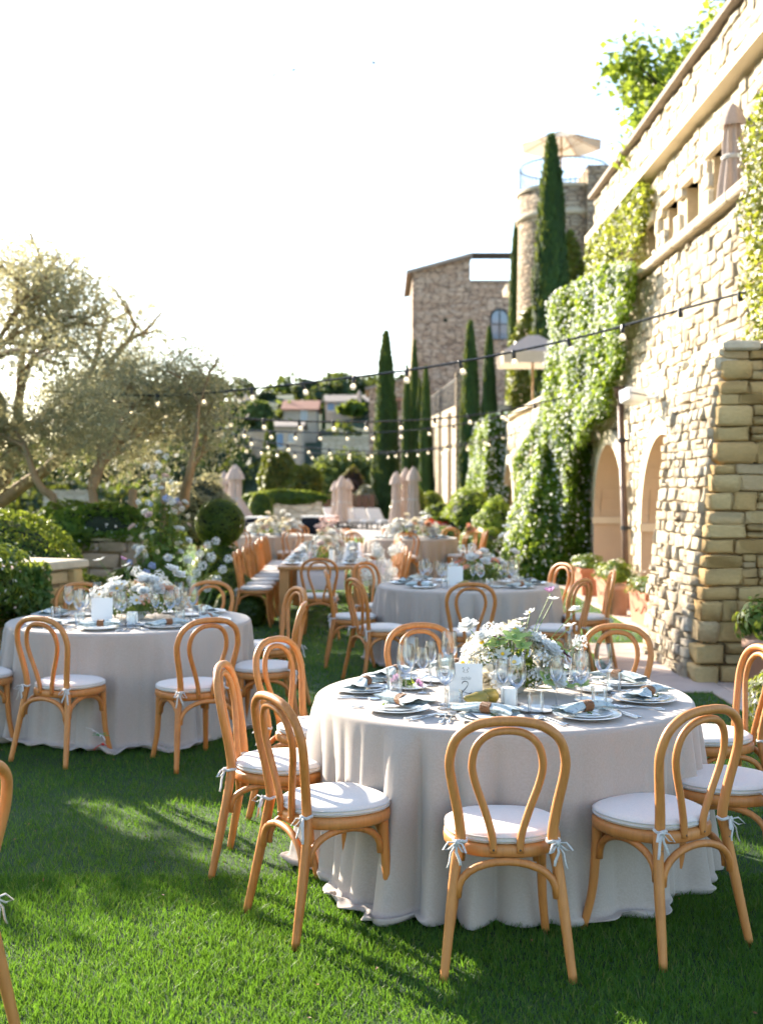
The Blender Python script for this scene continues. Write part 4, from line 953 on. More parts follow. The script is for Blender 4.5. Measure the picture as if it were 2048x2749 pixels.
bush('topiary_dome', 'clipped dome behind the right closed parasols', 'shrub', (2.05, 49, .6), .62, .6, .95, 2400, .11, 'leaf_box', 81, zmin=-.6, lump=.02, group='topiary balls')
# hedge bushes before the terrace wall on the right
for (x, y, z, rx, ry, rz, mt, lab, fl) in ((2.55, 33.5, .75, .75, .8, .95, 'leaf_ivy', 'rounded bright bush before the terrace wall', [('petal_white', 120, .05)]), (2.95, 31, .55, .55, .7, .8, 'leaf_ivy', 'green bush in front of the farther jasmine', [('petal_white', 80, .05)]),
                                       (1.75, 36, .5, .6, .6, .72, 'leaf_box', 'dark round bush left of the bright bush', None), (1.55, 33.5, .42, .42, .4, .42, 'leaf_box', 'bush with red flowers left of the bright bush', [('petal_red', 700, .09)]),
                                       (1.55, 31, .3, .5, .5, .4, 'leaf_low', 'loose flowering border plant under the bright bush', [('petal_white', 260, .06)]), (2.15, 28.8, .32, .22, .3, .42, 'leaf_low', 'coral red flowering plant near the far right table', [('petal_coral', 420, .07)]), (2.35, 27.5, .3, .55, .6, .42, 'leaf_ivy', 'low pale leafy plant at the wall foot', [('petal_white', 160, .05)])):
    bush('border_bush', lab, 'bush', (x, y, z), rx, ry, rz, 4200, .10, mt, int(x * 100 + y), zmin=-.7, lump=.14, flowers=fl, group='bushes along the right border')
# middle distance bushes and tree
bush('bush', 'rounded golden edged bush behind the pale hedge wall', 'bush', (-5.35, 62, 1.9), 1.0, .9, 1.75, 5200, .22, 'leaf_bush_gold', 91, zmin=-.8, group='bushes behind the pale wall')
bush('bush', 'lower orange tipped bush right of the golden edged bush', 'bush', (-3.95, 61, 1.6), .95, .85, 1.25, 4200, .22, 'leaf_bush_gold', 92, zmin=-.8, group='bushes behind the pale wall')
bush('bush', 'plum coloured shrub behind the middle closed parasols', 'bush', (-1.5, 60, 1.6), .75, .7, 1.0, 3000, .2, 'leaf_plum', 93, zmin=-.8, group='bushes behind the pale wall')
bush('grey_shrub', 'pale grey shrub with white blossoms left of the lone cypress', 'bush', (-.7, 58, .9), .8, .7, .8, 2600, .16, 'leaf_olive', 94, zmin=-.8, flowers=[('petal_white', 160, .08)])
tree('broad_tree', 'broad light green tree below the village', (-2.9, 72, -.5), [((0, 0, 0), (.5, 0, 1)), ((0, 0, 0), (-.4, .2, 1)), ((0, 0, 0), (1.1, -.1, .8)), ((0, 0, 0), (-.9, 0, .8))], 52, 'leaf_wood_light', 15000, .34, .2, 1.0, 'dark_bark', depth=4, len0=1.55, r0=.2, spread=.55)
# pale wall with a hedge on top
e = empty('pale_wall', (-4.2, 54, 0), label='long pale stone wall under an ivy hedge at the end of the terrace', cat='wall')
mb = MB(); mb.box(-1.55, 1.5, 0, .5, 0, 1.05); mb.build('wall', M['masonry_pale'], e)
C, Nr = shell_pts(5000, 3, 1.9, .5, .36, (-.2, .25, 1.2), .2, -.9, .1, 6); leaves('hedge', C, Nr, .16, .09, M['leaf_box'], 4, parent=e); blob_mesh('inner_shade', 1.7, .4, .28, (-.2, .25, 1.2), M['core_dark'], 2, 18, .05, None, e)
e = empty('dark_screen', (-1.3, 56, 0), label='dark brown garden screen right of the pale wall', cat='fence')
for k in range(8):
    mb = MB(); mb.cbox(-1.4 + k * .3, -1.4 + k * .3 + .27, 0, .05, 0, 1.35, .01); mb.build('board', M['door_brown'], e)

# ---- wood on the far hillside: one mass
def far_wood():
    g = np.random.default_rng(9); Cs = []; Ns = []; Cl = []; Nl = []; nt_ = 0
    while nt_ < 640:
        y = g.uniform(86, 205); x = g.uniform(-.42, .12) * y
        if y > 95 and -.095 * y < x < -.0 * y and 95 < y < 158 and g.random() < .5: continue
        z = float(terrain(x, y)); r = g.uniform(1.1, 2.6); h = r * g.uniform(.9, 1.3); nt_ += 1
        if any(abs(x - hx) < 4.5 and -22 < y - hy < 7 for hx, hy in ((-10, 150), (-10.5, 134), (-4.3, 160), (-20.5, 184), (-15, 178), (-3.8, 126))) and g.random() < .80: continue
        C, Nr = shell_pts(110, int(g.integers(1e6)), r, r, h, (x, y, z + h * .75), .3, -.5, .15)
        (Cl if g.random() < .3 else Cs).append(C); (Nl if len(Cl) and Cl[-1] is C else Ns).append(Nr)
    o = leaves('far_wood', np.concatenate(Cs), np.concatenate(Ns), .95, .75, M['leaf_wood'], 3, .6, .3); tag(o, 'dark wooded hillside across the valley', 'wood', kind='stuff')
    o = leaves('far_wood', np.concatenate(Cl), np.concatenate(Nl), .9, .7, M['leaf_wood_light'], 4, .6, .3); tag(o, 'lighter trees scattered over the far hillside', 'wood', kind='stuff')
far_wood()
for (u, v, w_, h, Y, mt, lab) in ((822, 1050, 72, 62, 172, 'leaf_wood', 'leafy tree top above the pink roofed village house'), (716, 1070, 52, 34, 176, 'leaf_wood', 'dark round tree on the ridge left of the village'), (948, 1062, 46, 26, 172, 'leaf_wood_light', 'yellow green tree above the long grey roof'),
                               (945, 1098, 72, 34, 150, 'leaf_box', 'clipped hedge block below the long grey roof'), (650, 1120, 110, 90, 150, 'leaf_wood', 'big dark tree left of the pink roofed village house'), (690, 1110, 80, 60, 146, 'leaf_wood_light', 'mid green tree beside the pink roofed village house')):
    c = P(u, v, Y); zb = float(terrain(c.x, c.y)); bush('far_tree', lab, 'tree', (c.x, c.y, c.z), w_ / F * Y / 2, w_ / F * Y / 2.4, h / F * Y / 2, 900, .8, mt, int(u), zmin=-1, lump=.16, group='trees in the village', base=min(zb, c.z - .5), thick=.3)
# ================================================================== bentwood chair (front = +Y, origin under the seat)
def seat_outline(s=1.0, n=40):
    pts = []
    for k in range(n):
        a = 2 * math.pi * k / n; c, sn = math.cos(a), math.sin(a); ex = 2.6
        r = (abs(c / .205) ** ex + abs(sn / .20) ** ex) ** (-1 / ex); x, y = r * c * s, r * sn * s
        x *= 1 - .14 * max(0, -y / .2) + .02 * max(0, y / .2); pts.append((x, y))
    return pts
def make_chair():
    e = empty('bentwood_chair')
    # outer hoop that runs down into the rear legs
    half = [(.222, -.275, 0), (.208, -.252, .12), (.190, -.222, .28), (.172, -.200, .42), (.160, -.196, .48), (.172, -.208, .58), (.196, -.228, .70), (.199, -.240, .765), (.176, -.256, .835), (.118, -.268, .880), (.05, -.274, .896)]
    pts = half + [(0, -.275, .898)] + [(-x, y, z) for x, y, z in half[::-1]]; sp = spline(pts, 4); rad = []
    for p in sp: rad.append(.0152 + .0042 * min(1, p.z / .25) if p.z < .45 else .0194 - .0022 * min(1, (p.z - .45) / .3))
    mb = MB(); mb.tube(sp, rad, 10); mb.build('back_hoop', M['wood'], e, True)
    half = [(.046, -.203, .425), (.052, -.206, .49), (.078, -.217, .58), (.112, -.230, .68), (.122, -.240, .745), (.106, -.252, .81), (.062, -.264, .852)]
    pts = half + [(0, -.268, .864)] + [(-x, y, z) for x, y, z in half[::-1]]; mb = MB(); mb.tube(spline(pts, 4), .0140, 9); mb.build('inner_hoop', M['wood'], e, True)
    # seat ring
    o1 = seat_outline(1.04); mb = MB(); n = len(o1); zs = [(.405, .955), (.410, .99), (.425, 1.0), (.440, .995), (.448, .97), (.449, .6)]
    V = [(x * q, y * q, z) for z, q in zs for x, y in o1]; Fc = [((r) * n + k, r * n + (k + 1) % n, (r + 1) * n + (k + 1) % n, (r + 1) * n + k) for r in range(5) for k in range(n)] + [tuple(range(5 * n, 6 * n)), tuple(range(n - 1, -1, -1))]
    mb.add(V, Fc); mb.build('seat_ring', M['wood'], e, True)
    for s in (-1, 1):
        mb = MB(); mb.tube(spline([(s * .158, .135, .43), (s * .160, .142, .30), (s * .166, .155, .15), (s * .182, .188, 0)], 5), [.0205 - .005 * k / 15 for k in range(16)], 9); mb.build('front_leg', M['wood'], e, True)
    # bent braces below the seat
    def brace(a, b, zl=.275, zt=.400):
        a = Vector(a); b = Vector(b); pp = []
        for k in range(15):
            t = math.pi * k / 14; q = (1 - math.cos(t)) / 2; p = a.lerp(b, q); pp.append((p.x, p.y, zl + (zt - zl) * math.sin(t) ** .75))
        mb = MB(); mb.tube(pp, .0140, 8); mb.build('brace', M['wood'], e, True)
    brace((-.172, -.222, 0), (.172, -.222, 0)); brace((-.142, .146, 0), (.142, .146, 0), .29)
    for s in (-1, 1): brace((s * .178, -.195, 0), (s * .160, .122, 0), .285)
    for s in (-1, 1):
        mb = MB(); mb.lathe([(.0075, -.003), (.0075, 0), (.005, .0035), (.0005, .0045)], 10); o = mb.build('screw', M['screw'], e, True, loc=(s * .174, -.2175, .40), rot=(R(94), 0, 0))
        mb = MB(); mb.lathe([(.0045, -.003), (.0045, 0), (.0005, .0025)], 8); mb.build('screw', M['screw'], e, True, loc=(s * .0465, -.2165, .437), rot=(R(92), 0, 0))
    # cushion with piping and ties
    o2 = seat_outline(1.0); mb = MB(); zs = [(.4495, .93), (.452, .975), (.462, 1.0), (.474, 1.0), (.483, .965), (.489, .90), (.493, .7), (.495, .35)]
    V = [(x * q, y * q + .004, z) for z, q in zs for x, y in o2] + [(0, .004, .4955)]; k7 = 7 * n
    Fc = [(r * n + k, r * n + (k + 1) % n, (r + 1) * n + (k + 1) % n, (r + 1) * n + k) for r in range(7) for k in range(n)] + [(k7 + k, k7 + (k + 1) % n, 8 * n) for k in range(n)] + [tuple(range(n - 1, -1, -1))]
    mb.add(V, Fc); cu = mb.build('cushion', M['cushion'], e, True)
    mb = MB()
    for z in (.462, .4745): mb.tube([(x * 1.005, y * 1.005 + .004, z) for x, y in o2], .0032, 5, closed=True)
    mb.build('piping', M['cushion_piping'], cu, True)
    for s in (-1, 1):
        mb = MB(); c = Vector((s * .162, -.199, .468))
        mb.tube([(c.x + .0215 * math.cos(a), c.y + .0215 * math.sin(a), c.z + .003 * math.sin(3 * a)) for a in np.linspace(0, 6.283, 15)[:-1]], .006, 6, closed=True, flat=1.0)
        k = c + Vector((s * .012, -.022, -.002))
        mb.tube([k + Vector((0, 0, .008)), k + Vector((0, -.006, 0)), k + Vector((0, 0, -.008))], .009, 6)
        for d in ((s * .05, -.022, -.012), (-s * .03, -.028, -.022)):
            d = Vector(d); mb.tube([k, k + d * .6 + Vector((0, 0, .012)), k + d + Vector((0, -.004, -.006)), k + d * .6 + Vector((0, 0, -.014)), k], .0052, 5, flat=.5)
        for d in ((s * .034, -.016, -.085), (-s * .012, -.02, -.075)):
            d = Vector(d); mb.tube([k, k + d * .4 + Vector((s * .008, -.004, 0)), k + d * .8, k + d], [.0052, .0055, .0058, .005], 5, flat=.5)
        mb.build('tie_bow', M['tie'], cu, True)
    return e
CHAIR = make_chair()
CHAIR_USED = [False]
def chair(x, y, face, label, group, z=0.0):
    o = CHAIR if not CHAIR_USED[0] else copy_tree(CHAIR); CHAIR_USED[0] = True
    o.location = (x, y, z); o.rotation_euler = (0, 0, math.atan2(face[1], face[0]) - math.pi / 2); tag(o, label, 'chair', group)
    return o

# ================================================================== cloth covered round tables
def cloth_mesh(Rr, H, seed, nf, pool=.055, amp=.072, pools=()):
    g = random.Random(seed); nT = 480; fold = np.zeros(nT); th = np.linspace(0, 2 * math.pi, nT, endpoint=False); a = g.uniform(0, 1)
    fold2 = np.zeros(nT)
    for k in range(nf):
        c = (k + g.uniform(-.32, .32)) / nf * 2 * math.pi; wd = g.uniform(.04, .095); A = g.uniform(.45, 1.0)
        d = (th - c + math.pi) % (2 * math.pi) - math.pi; fold += A * np.exp(-(d / wd) ** 2); fold2 += A * np.exp(-((d - g.uniform(-.04, .04)) / (wd * 1.9)) ** 2)
    ph = nf * .5 * th + 1.1 * np.sin(3 * th + seed * 2.1) + .7 * np.sin(5 * th + seed) ; ph2 = nf * .85 * th + 1.5 * np.sin(4 * th + seed)
    Aw = np.clip(.62 + .45 * np.sin(4 * th + seed * 3) + .35 * np.sin(7 * th + seed * 1.3), .18, 1.2); fold = .62 * fold + 1.05 * Aw * np.abs(np.sin(ph)) ** .75 + .22 * np.abs(np.sin(ph2))
    slow = .5 * np.sin(3 * th + seed) + .5 * np.sin(5 * th + 2 * seed); 
    poolw = np.clip(.35 + .9 * np.sin(2 * th + seed * 1.7) * np.sin(3 * th + seed) + .5 * fold2 - .25, 0, 1.3)
    for (c, wd, A) in pools:
        d = (th - R(c) + math.pi) % (2 * math.pi) - math.pi; poolw = poolw + A * np.exp(-(d / wd) ** 2)
    prof = [('t', .0), ('t', .35), ('t', .7), ('t', .9), ('t', .965)] + [('e', k / 4) for k in range(1, 5)] + [('s', k / 22) for k in range(1, 23)] + [('p', k / 10) for k in range(1, 11)]
    V = []; er = .022
    for kind, q in prof:
        if kind == 't': r = np.full(nT, Rr * max(q, .0005)); z = np.full(nT, H)
        elif kind == 'e': r = np.full(nT, Rr - er + er * math.sin(q * math.pi / 2)); z = np.full(nT, H - er * (1 - math.cos(q * math.pi / 2)))
        elif kind == 's':
            f = q ** 1.15; f = q ** .6; r = Rr + .002 - .075 * f + .025 * q ** 1.6 + amp * 1.35 * f * fold + .018 * f * slow + .02 * q ** 4 * (fold2 * .5 + poolw * .6); z = np.full(nT, H - er - (H - er - .03) * q) + .02 * q ** 6 * (1 - poolw)
            rs = r.copy(); zs = z.copy()
        else:
            w_ = np.sin(q * math.pi * 1.25); r = rs + pool * poolw * (w_ * 1.25) + .02 * np.sin(th * 23 + 9 * q) * poolw * q; z = np.maximum(.012, zs - .015 * q + .04 * poolw * np.sin(q * math.pi) * (.65 + .4 * np.sin(th * 19 + seed + 3 * q) + .25 * np.sin(th * 41 + 5 * q)) - .03 * q)
        V.append(np.stack([r * np.cos(th), r * np.sin(th), z], 1))
    V = np.concatenate(V); m = len(prof); i = np.arange(m - 1)[:, None] * nT; k = np.arange(nT)[None, :]; k2 = (k + 1) % nT
    return mesh_np('tablecloth', V, np.stack([i + k, i + nT + k, i + nT + k2, i + k2], -1).reshape(-1, 4), M['linen'], True)
def table(c, Rr, H, seed, nf, which, **k):
    e = empty('round_table', (c[0], c[1], 0), label=f'round table hidden under the linen cloth, {which}', cat='table', group='round banquet tables')
    mb = MB(); mb.lathe([(.001, H - .035), (Rr - .03, H - .035), (Rr - .03, H - .006), (.001, H - .006)], 40); mb.build('table_top', M['oak'], e)
    for a in range(4):
        mb = MB(); t = R(45 + 90 * a); mb.tube([(.55 * math.cos(t), .55 * math.sin(t), 0), (.5 * math.cos(t), .5 * math.sin(t), H - .036)], .02, 8); mb.build('leg', M['iron'], e)
    o = ob('tablecloth', cloth_mesh(Rr, H, seed, nf, **k), loc=(c[0], c[1], .002)); tag(o, f'floor length linen tablecloth of the {which}', 'tablecloth', 'linen tablecloths')

# ================================================================== tableware (all origins on the table surface)
def proto(): return {}
W = {}
def make_ware():
    def plate(name, r, h, rim):
        mb = MB(); mb.lathe([(.0005, .004), (r * .55, .004), (r * .66, .006), (r * .9, h - .003), (r, h), (r * 1.0, h + .0018), (r * .985, h + .003), (r * .9, h + .001), (r * .66, .0095), (r * .55, .0075), (.0005, .0075)], 40)
        mb.lathe([(r * .5, 0), (r * .52, .004)], 30); return mb.mesh(name, M['porcelain'], True)
    W['plate'] = plate('plate', .140, .018, 1); W['inner'] = plate('inner_plate', .105, .014, 1); W['side'] = plate('side_plate', .085, .012, 1)
    mb = MB(); mb.lathe([(.0005, .002), (.034, .001), (.036, .002), (.020, .004), (.005, .008), (.0034, .02), (.0030, .09), (.0042, .100), (.012, .105), (.026, .116), (.038, .136), (.0425, .158), (.0410, .185), (.0360, .222), (.0335, .236)], 24); W['wine'] = mb.mesh('wine_glass', M['glass'], True)
    mb = MB(); mb.lathe([(.0005, .002), (.031, .001), (.033, .002), (.018, .004), (.005, .008), (.0032, .02), (.0028, .10), (.004, .108), (.012, .114), (.024, .130), (.031, .155), (.0300, .185), (.0265, .212)], 22); W['wine2'] = mb.mesh('wine_glass', M['glass'], True)
    mb = MB(); mb.lathe([(.0005, .006), (.026, .006), (.029, .002), (.031, .006), (.0355, .092)], 28, wob=lambda a, z: 1 + .012 * math.cos(14 * a)); W['tumbler'] = mb.mesh('tumbler', M['glass'], True)
    def cut(name, parts, mats):
        mb = MB()
        for pts, rad, flat, mi in parts: mb.mi = mi; mb.tube(pts, rad, 7, flat=flat, up=(0, 0, 1))
        return mb.mesh(name, mats, True)
    W['knife'] = cut('knife', [([(0, -.11, .006), (0, -.06, .006), (0, -.02, .006)], [.007, .008, .006], .6, 1), ([(0, -.02, .005), (0, .03, .004), (0, .09, .004), (0, .115, .004)], [.006, .0095, .009, .002], .14, 0)], [M['silver'], M['ivory']])
    W['spoon'] = cut('spoon', [([(0, -.10, .004), (0, -.05, .005), (0, .02, .007), (0, .05, .005)], [.008, .004, .003, .004], .4, 0), ([(0, .045, .005), (0, .06, .004), (0, .08, .003), (0, .098, .005), (0, .105, .006)], [.003, .015, .019, .012, .002], .16, 0)], [M['silver']])
    mb = MB(); mb.tube([(0, -.10, .004), (0, -.05, .005), (0, .02, .008), (0, .045, .007)], [.008, .004, .003, .005], 6, flat=.4); mb.tube([(0, .042, .007), (0, .055, .006)], [.005, .012], 6, flat=.2)
    for k in range(4): mb.tube([(-.0105 + .007 * k, .054, .006), (-.0105 + .007 * k, .078, .004), (-.0095 + .0063 * k, .10, .009)], [.0022, .0022, .0012], 5)
    W['fork'] = mb.mesh('fork', M['silver'], True)
    # napkin pinched by a wicker ring
    def napkin(seed, flare):
        rr = random.Random(seed); ph = rr.uniform(0, 6); nu, nv = 26, 25; mb = MB()
        def fn(u, v):
            t = (v - .5) * 2; L = .132; wd = .017 + .040 * abs(t) ** 1.1 * (flare if t > 0 else 1.0); a = 2 * math.pi * u
            pl = 1 + .22 * math.sin(5 * a + ph) * min(1, abs(t) * 2) + .10 * math.sin(9 * a + ph * 2) * abs(t)
            x = wd * pl * math.cos(a); z = .020 + .001 + (.016 + .006 * (1 - abs(t))) * pl * math.sin(a) * (1 - .25 * abs(t)) + .010 * math.sin(3 * t + ph) * abs(t)
            return (x, L * t + .010 * math.sin(3 * a + ph) * abs(t), max(.003, z))
        mb.grid(fn, nu, nv, wrap=True); mb.add([], []); return mb.mesh('napkin', M['napkin'], True)
    W['napkin'] = [napkin(1, 1.0), napkin(2, 1.35), napkin(3, .8)]
    mb = MB()
    for q in range(5):
        y = -.018 + q * .009; mb.tube([(.0245 * math.cos(a), y + .0022 * math.sin(12 * a + q * 1.5), .0225 + .0190 * math.sin(a)) for a in np.linspace(0, 6.283, 37)[:-1]], .0050, 6, closed=True)
    W['ring'] = mb.mesh('napkin_ring', M['wicker'], True)
    mb = MB(); mb.cbox(-.05, .05, -.075, .075, 0, .0016, .0005); W['menu'] = mb.mesh('menu_card', M['paper'])
    g = np.random.default_rng(2); C = g.normal(0, .010, (16, 3)) + np.array([-.012, .055, .006]); C[:, 2] = np.abs(C[:, 2] - .003) * .4 + .003
    lo = leaves('herb_sprig', C, np.tile([0, 0, 1.0], (16, 1)), .016, .006, M['leaf_bouquet'], 3, .4, kind=None); W['sprig'] = lo.data; bpy.data.objects.remove(lo)
    mb = MB(); mb.lathe([(.0005, 0), (.034, 0), (.0345, .003), (.0345, .078), (.032, .081), (.010, .078), (.0005, .077)], 24); W['candle'] = mb.mesh('candle', M['wax'], True)
    mb = MB(); mb.lathe([(.0005, 0), (.05, 0), (.055, .012), (.052, .013), (.048, .005), (.0005, .005)], 28); W['dish'] = mb.mesh('candle_dish', M['slate'], True)
    mb = MB(); mb.tube([(0, 0, .076), (.001, .001, .09)], .0012, 5); W['wick'] = mb.mesh('wick', M['ink'])
    mb = MB(); mb.lathe([(.0005, .001), (.018, .002), (.032, .014), (.037, .032), (.033, .055), (.022, .075), (.015, .09), (.012, .10), (.006, .107), (.0005, .108)], 22, wob=lambda a, z: 1 + .03 * math.cos(a + 1) + .02 * math.sin(3 * a)); W['pear'] = mb.mesh('pear', M['pear'], True)
    mb = MB(); mb.tube([(0, 0, .105), (.004, 0, .12), (.012, .002, .132)], [.002, .0018, .0025], 6); W['stalk'] = mb.mesh('stalk', M['stalk'], True)
make_ware()
SP = ('right of', 'left of')
def put(name, me, parent=None, loc=(0, 0, 0), rz=0.0, label=None, cat=None, group=None, rx=0.0):
    o = ob(name, me, parent, loc, (rx, 0, rz)); return tag(o, label, cat, group)
def setting(c, H, ang, place, tname, full=True, seed=0, rp=.64, cut_=True, straight=None):
    "one place setting; straight = (origin, outward direction) for the long table"
    rr = random.Random(seed); 
    if straight: cx, cy, a = straight; fwd = Vector((math.cos(a), math.sin(a), 0)); base = Vector((cx, cy, H)); rp = 0
    else: a = ang; fwd = Vector((math.cos(a), math.sin(a), 0)); base = Vector((c[0], c[1], H)) + fwd * rp
    side = Vector((-fwd.y, fwd.x, 0))             # to the sitter's left when looking in: sitter looks along -fwd, his right is +side... 
    rz = a - math.pi / 2; at = lambda f, s, z=0: base - fwd * f + side * s + Vector((0, 0, z)); pl = f'at the {place} of the {tname}'
    e = empty('dinner_plate', at(0, 0), rz, f'white dinner plate {pl}', 'plate', 'dinner plates'); put('outer_plate', W['plate'], e)
    if full: put('inner_plate', W['inner'], e, (0, 0, .0078))
    m_ = put('menu_card', W['menu'], None, at(.01, -.02, .0245 if full else .020), rz + rr.uniform(-.5, .5), f'white menu card {pl}', 'card', 'menu cards') if full else None
    if full: put('herb_sprig', W['sprig'], m_)
    n_ = empty('napkin', at(rr.uniform(-.02, .02), rr.uniform(-.02, .02), .027 if full else .018), rz + math.pi / 2 + rr.uniform(-.45, .45), f'blue patterned napkin {pl}', 'napkin', 'napkins in wicker rings')
    if not full: n_.rotation_euler[2] = rz + math.pi / 2 + rr.uniform(-.2, .2)
    put('cloth', W['napkin'][rr.randrange(3)], n_); put('napkin_ring', W['ring'], n_, (0, rr.uniform(-.01, .01), 0))
    put('side_plate', W['side'], None, at(.21, -.10), rz, f'small white side plate {pl}', 'plate', 'side plates')
    for k, (f, s, w_) in enumerate(((.19, .10, 'wine'), (.26, .03, 'wine2'))):
        put('wine_glass', W[w_], None, at(f + rr.uniform(-.02, .02), s + rr.uniform(-.015, .015)), rz, f'{("large", "slim")[k]} clear wine glass {pl}', 'wine glass', 'wine glasses')
    put('tumbler', W['tumbler'], None, at(.155 + rr.uniform(-.01, .01), .175), rz, f'clear ribbed tumbler {pl}', 'tumbler', 'tumblers')
    if cut_:
        put('fork', W['fork'], None, at(-.0, -.185), rz + math.pi + rr.uniform(-.06, .06), f'outer silver fork {pl}', 'fork', 'forks'); put('fork', W['fork'], None, at(.015, -.160), rz + math.pi + rr.uniform(-.06, .06), f'inner silver fork {pl}', 'fork', 'forks')
        put('knife', W['knife'], None, at(0, .165), rz + math.pi + rr.uniform(-.06, .06), f'ivory handled knife {pl}', 'knife', 'knives'); put('spoon', W['spoon'], None, at(0.0, .195), rz + math.pi + rr.uniform(-.06, .06), f'silver spoon {pl}', 'spoon', 'spoons')

# ================================================================== flowers
FL = {}
def petal(mb, base, d, nrm, L, Wd, cup=.2, n=3, mi=0):
    d = Vector(d).normalized(); nrm = Vector(nrm); nrm = (nrm - d * nrm.dot(d)).normalized(); s = d.cross(nrm); mb.mi = mi
    def fn(u, v):
        w_ = Wd * math.sin(math.pi * min(1, .12 + .80 * v)) ** .7; x = (u - .5) * 2 * w_ * .5
        return base + d * (L * v) + s * x + nrm * (cup * L * (v * v) + cup * .8 * abs(u - .5) * w_ * 2)
    mb.grid(fn, 3, n + 1)
def make_flowers():
    for key, mat in (('white', 'petal_white'), ('cream', 'petal_cream'), ('peach', 'petal_peach'), ('pink', 'petal_pink')):
        g = random.Random(hash(key) % 99 if False else len(key)); mb = MB()
        for ring, (n, el, L) in enumerate(((9, .12, .039), (9, .45, .036), (8, .8, .030), (6, 1.1, .022), (4, 1.4, .015))):
            for k in range(n):
                a = 2 * math.pi * (k + .5 * ring) / n + g.uniform(-.2, .2); d = Vector((math.cos(a) * math.cos(el), math.sin(a) * math.cos(el), math.sin(el))); petal(mb, d * .006, d, Vector((0, 0, 1)) if el < .9 else -Vector((math.cos(a), math.sin(a), 0)), L * g.uniform(.85, 1.1), .029, .15 if el < .9 else .3, 2)
        FL['ruffle_' + key] = mb.mesh('flower', M[mat], True)
    for key, mat, n in (('white', 'petal_white', 7), ('green', 'petal_green', 5), ('mauve', 'petal_mauve', 8), ('plum', 'petal_plum', 6), ('coral', 'petal_coral', 7)):
        mb = MB(); g = random.Random(n)
        for k in range(n):
            a = 2 * math.pi * k / n + g.uniform(-.1, .1); d = Vector((math.cos(a), math.sin(a), .25 if key != 'mauve' else .8)); petal(mb, d * .004, d, (0, 0, 1), .036 if key != 'plum' else .026, .022 if n > 5 else .028, .08, 3)
        mb.mi = 1; mb.lathe([(.0075, .004), (.007, .010), (.003, .013), (.0003, .0135)], 10); FL['star_' + key] = mb.mesh('flower', [M[mat], M['pollen'] if key in ('white', 'coral') else M['stem_green']], True)
    for key, mat, r, n, s in (('allium', 'petal_white', .045, 150, .014), ('cluster', 'petal_cream', .026, 50, .013), ('blue', 'petal_blue', .035, 60, .02), ('umbel', 'petal_white', .034, 80, .012), ('peachcl', 'petal_peach', .026, 50, .013)):
        g = np.random.default_rng(n); d = g.normal(0, 1, (n, 3)); d /= np.linalg.norm(d, axis=1)[:, None]; C = d * r * (.75 + .25 * g.random((n, 1))); lo = leaves('tmp', C, d, s, s * .8, M[mat], 3, .4, kind=None); FL[key] = lo.data; lo.data.name = 'flower'; bpy.data.objects.remove(lo)
make_flowers()
def arrangement(name, label, c, hw, hd, h, nfl, seed, mix, cat='flowers', nleaf=900, bowl=True, leafL=.05, talls=(), group=None, fs=1.0, leafmat='leaf_bouquet', zmin=.05):
    rr = random.Random(seed); g = np.random.default_rng(seed); e = empty(name, c, rr.uniform(-.2, .2), label, cat, group)
    if bowl: mb = MB(); mb.lathe([(.0005, 0), (.05, 0), (.055, .01), (.10, .05), (.115, .058), (.11, .058), (.0005, .045)], 24); mb.build('bowl', M['porcelain'], e, True)
    d = g.normal(0, 1, (nleaf, 3)); d[:, 2] = np.abs(d[:, 2]) * .8; d /= np.linalg.norm(d, axis=1)[:, None]; C = d * np.array([hw, hd, h * .9]) * (g.random((nleaf, 1)) ** .45) * .92; C[:, 2] += zmin
    leaves('foliage', C, d, leafL, leafL * .38, M[leafmat], seed, .8, .2, parent=e)
    st = MB(); ks = list(mix)
    for k in range(nfl):
        a = rr.uniform(0, 6.283); el = math.asin(min(.98, rr.uniform(.05, 1.0) ** .8)); q = rr.uniform(.82, 1.12); p = Vector((hw * math.cos(a) * math.cos(el) * q, hd * math.sin(a) * math.cos(el) * q, zmin + h * math.sin(el) * q))
        nr = Vector((p.x / hw, p.y / hd, p.z / h + .2)).normalized(); key = rr.choices(ks, [mix[x] for x in ks])[0]
        o = ob('flower', FL[key], e, p, nr.to_track_quat('Z', 'Y').to_euler()); s = fs * rr.uniform(.8, 1.25); o.scale = (s, s, s)
        st.tube([p, p * .5 + Vector((0, 0, -.01)), Vector((p.x * .1, p.y * .1, .04))], .0016, 4, caps=False)
    for (x, y, z, key, s) in talls:
        p = Vector((x, y, z)); o = ob('flower', FL[key], e, p, (rr.uniform(-.5, .5), rr.uniform(-.4, .4), rr.uniform(0, 6))); o.scale = (s, s, s)
        st.tube(spline([(x * .15, y * .2, .04), (x * .5, y * .5, z * .55), (x, y, z - .004)], 4), .0019, 5, caps=False)
    so = st.build('stems', M['stem_green'], e); so['kind'] = 'stuff'; return e
def candle(c, label, s=1.0, h=1.0):
    e = empty('pillar_candle', c, 0, label, 'candle', 'white pillar candles'); a = put('candle', W['candle'], e, (0, 0, .0055)); a.scale = (s, s, h); b = put('wick', W['wick'], e, (0, 0, .0055 + .077 * (h - 1))); put('candle_dish', W['dish'], e)
    return e
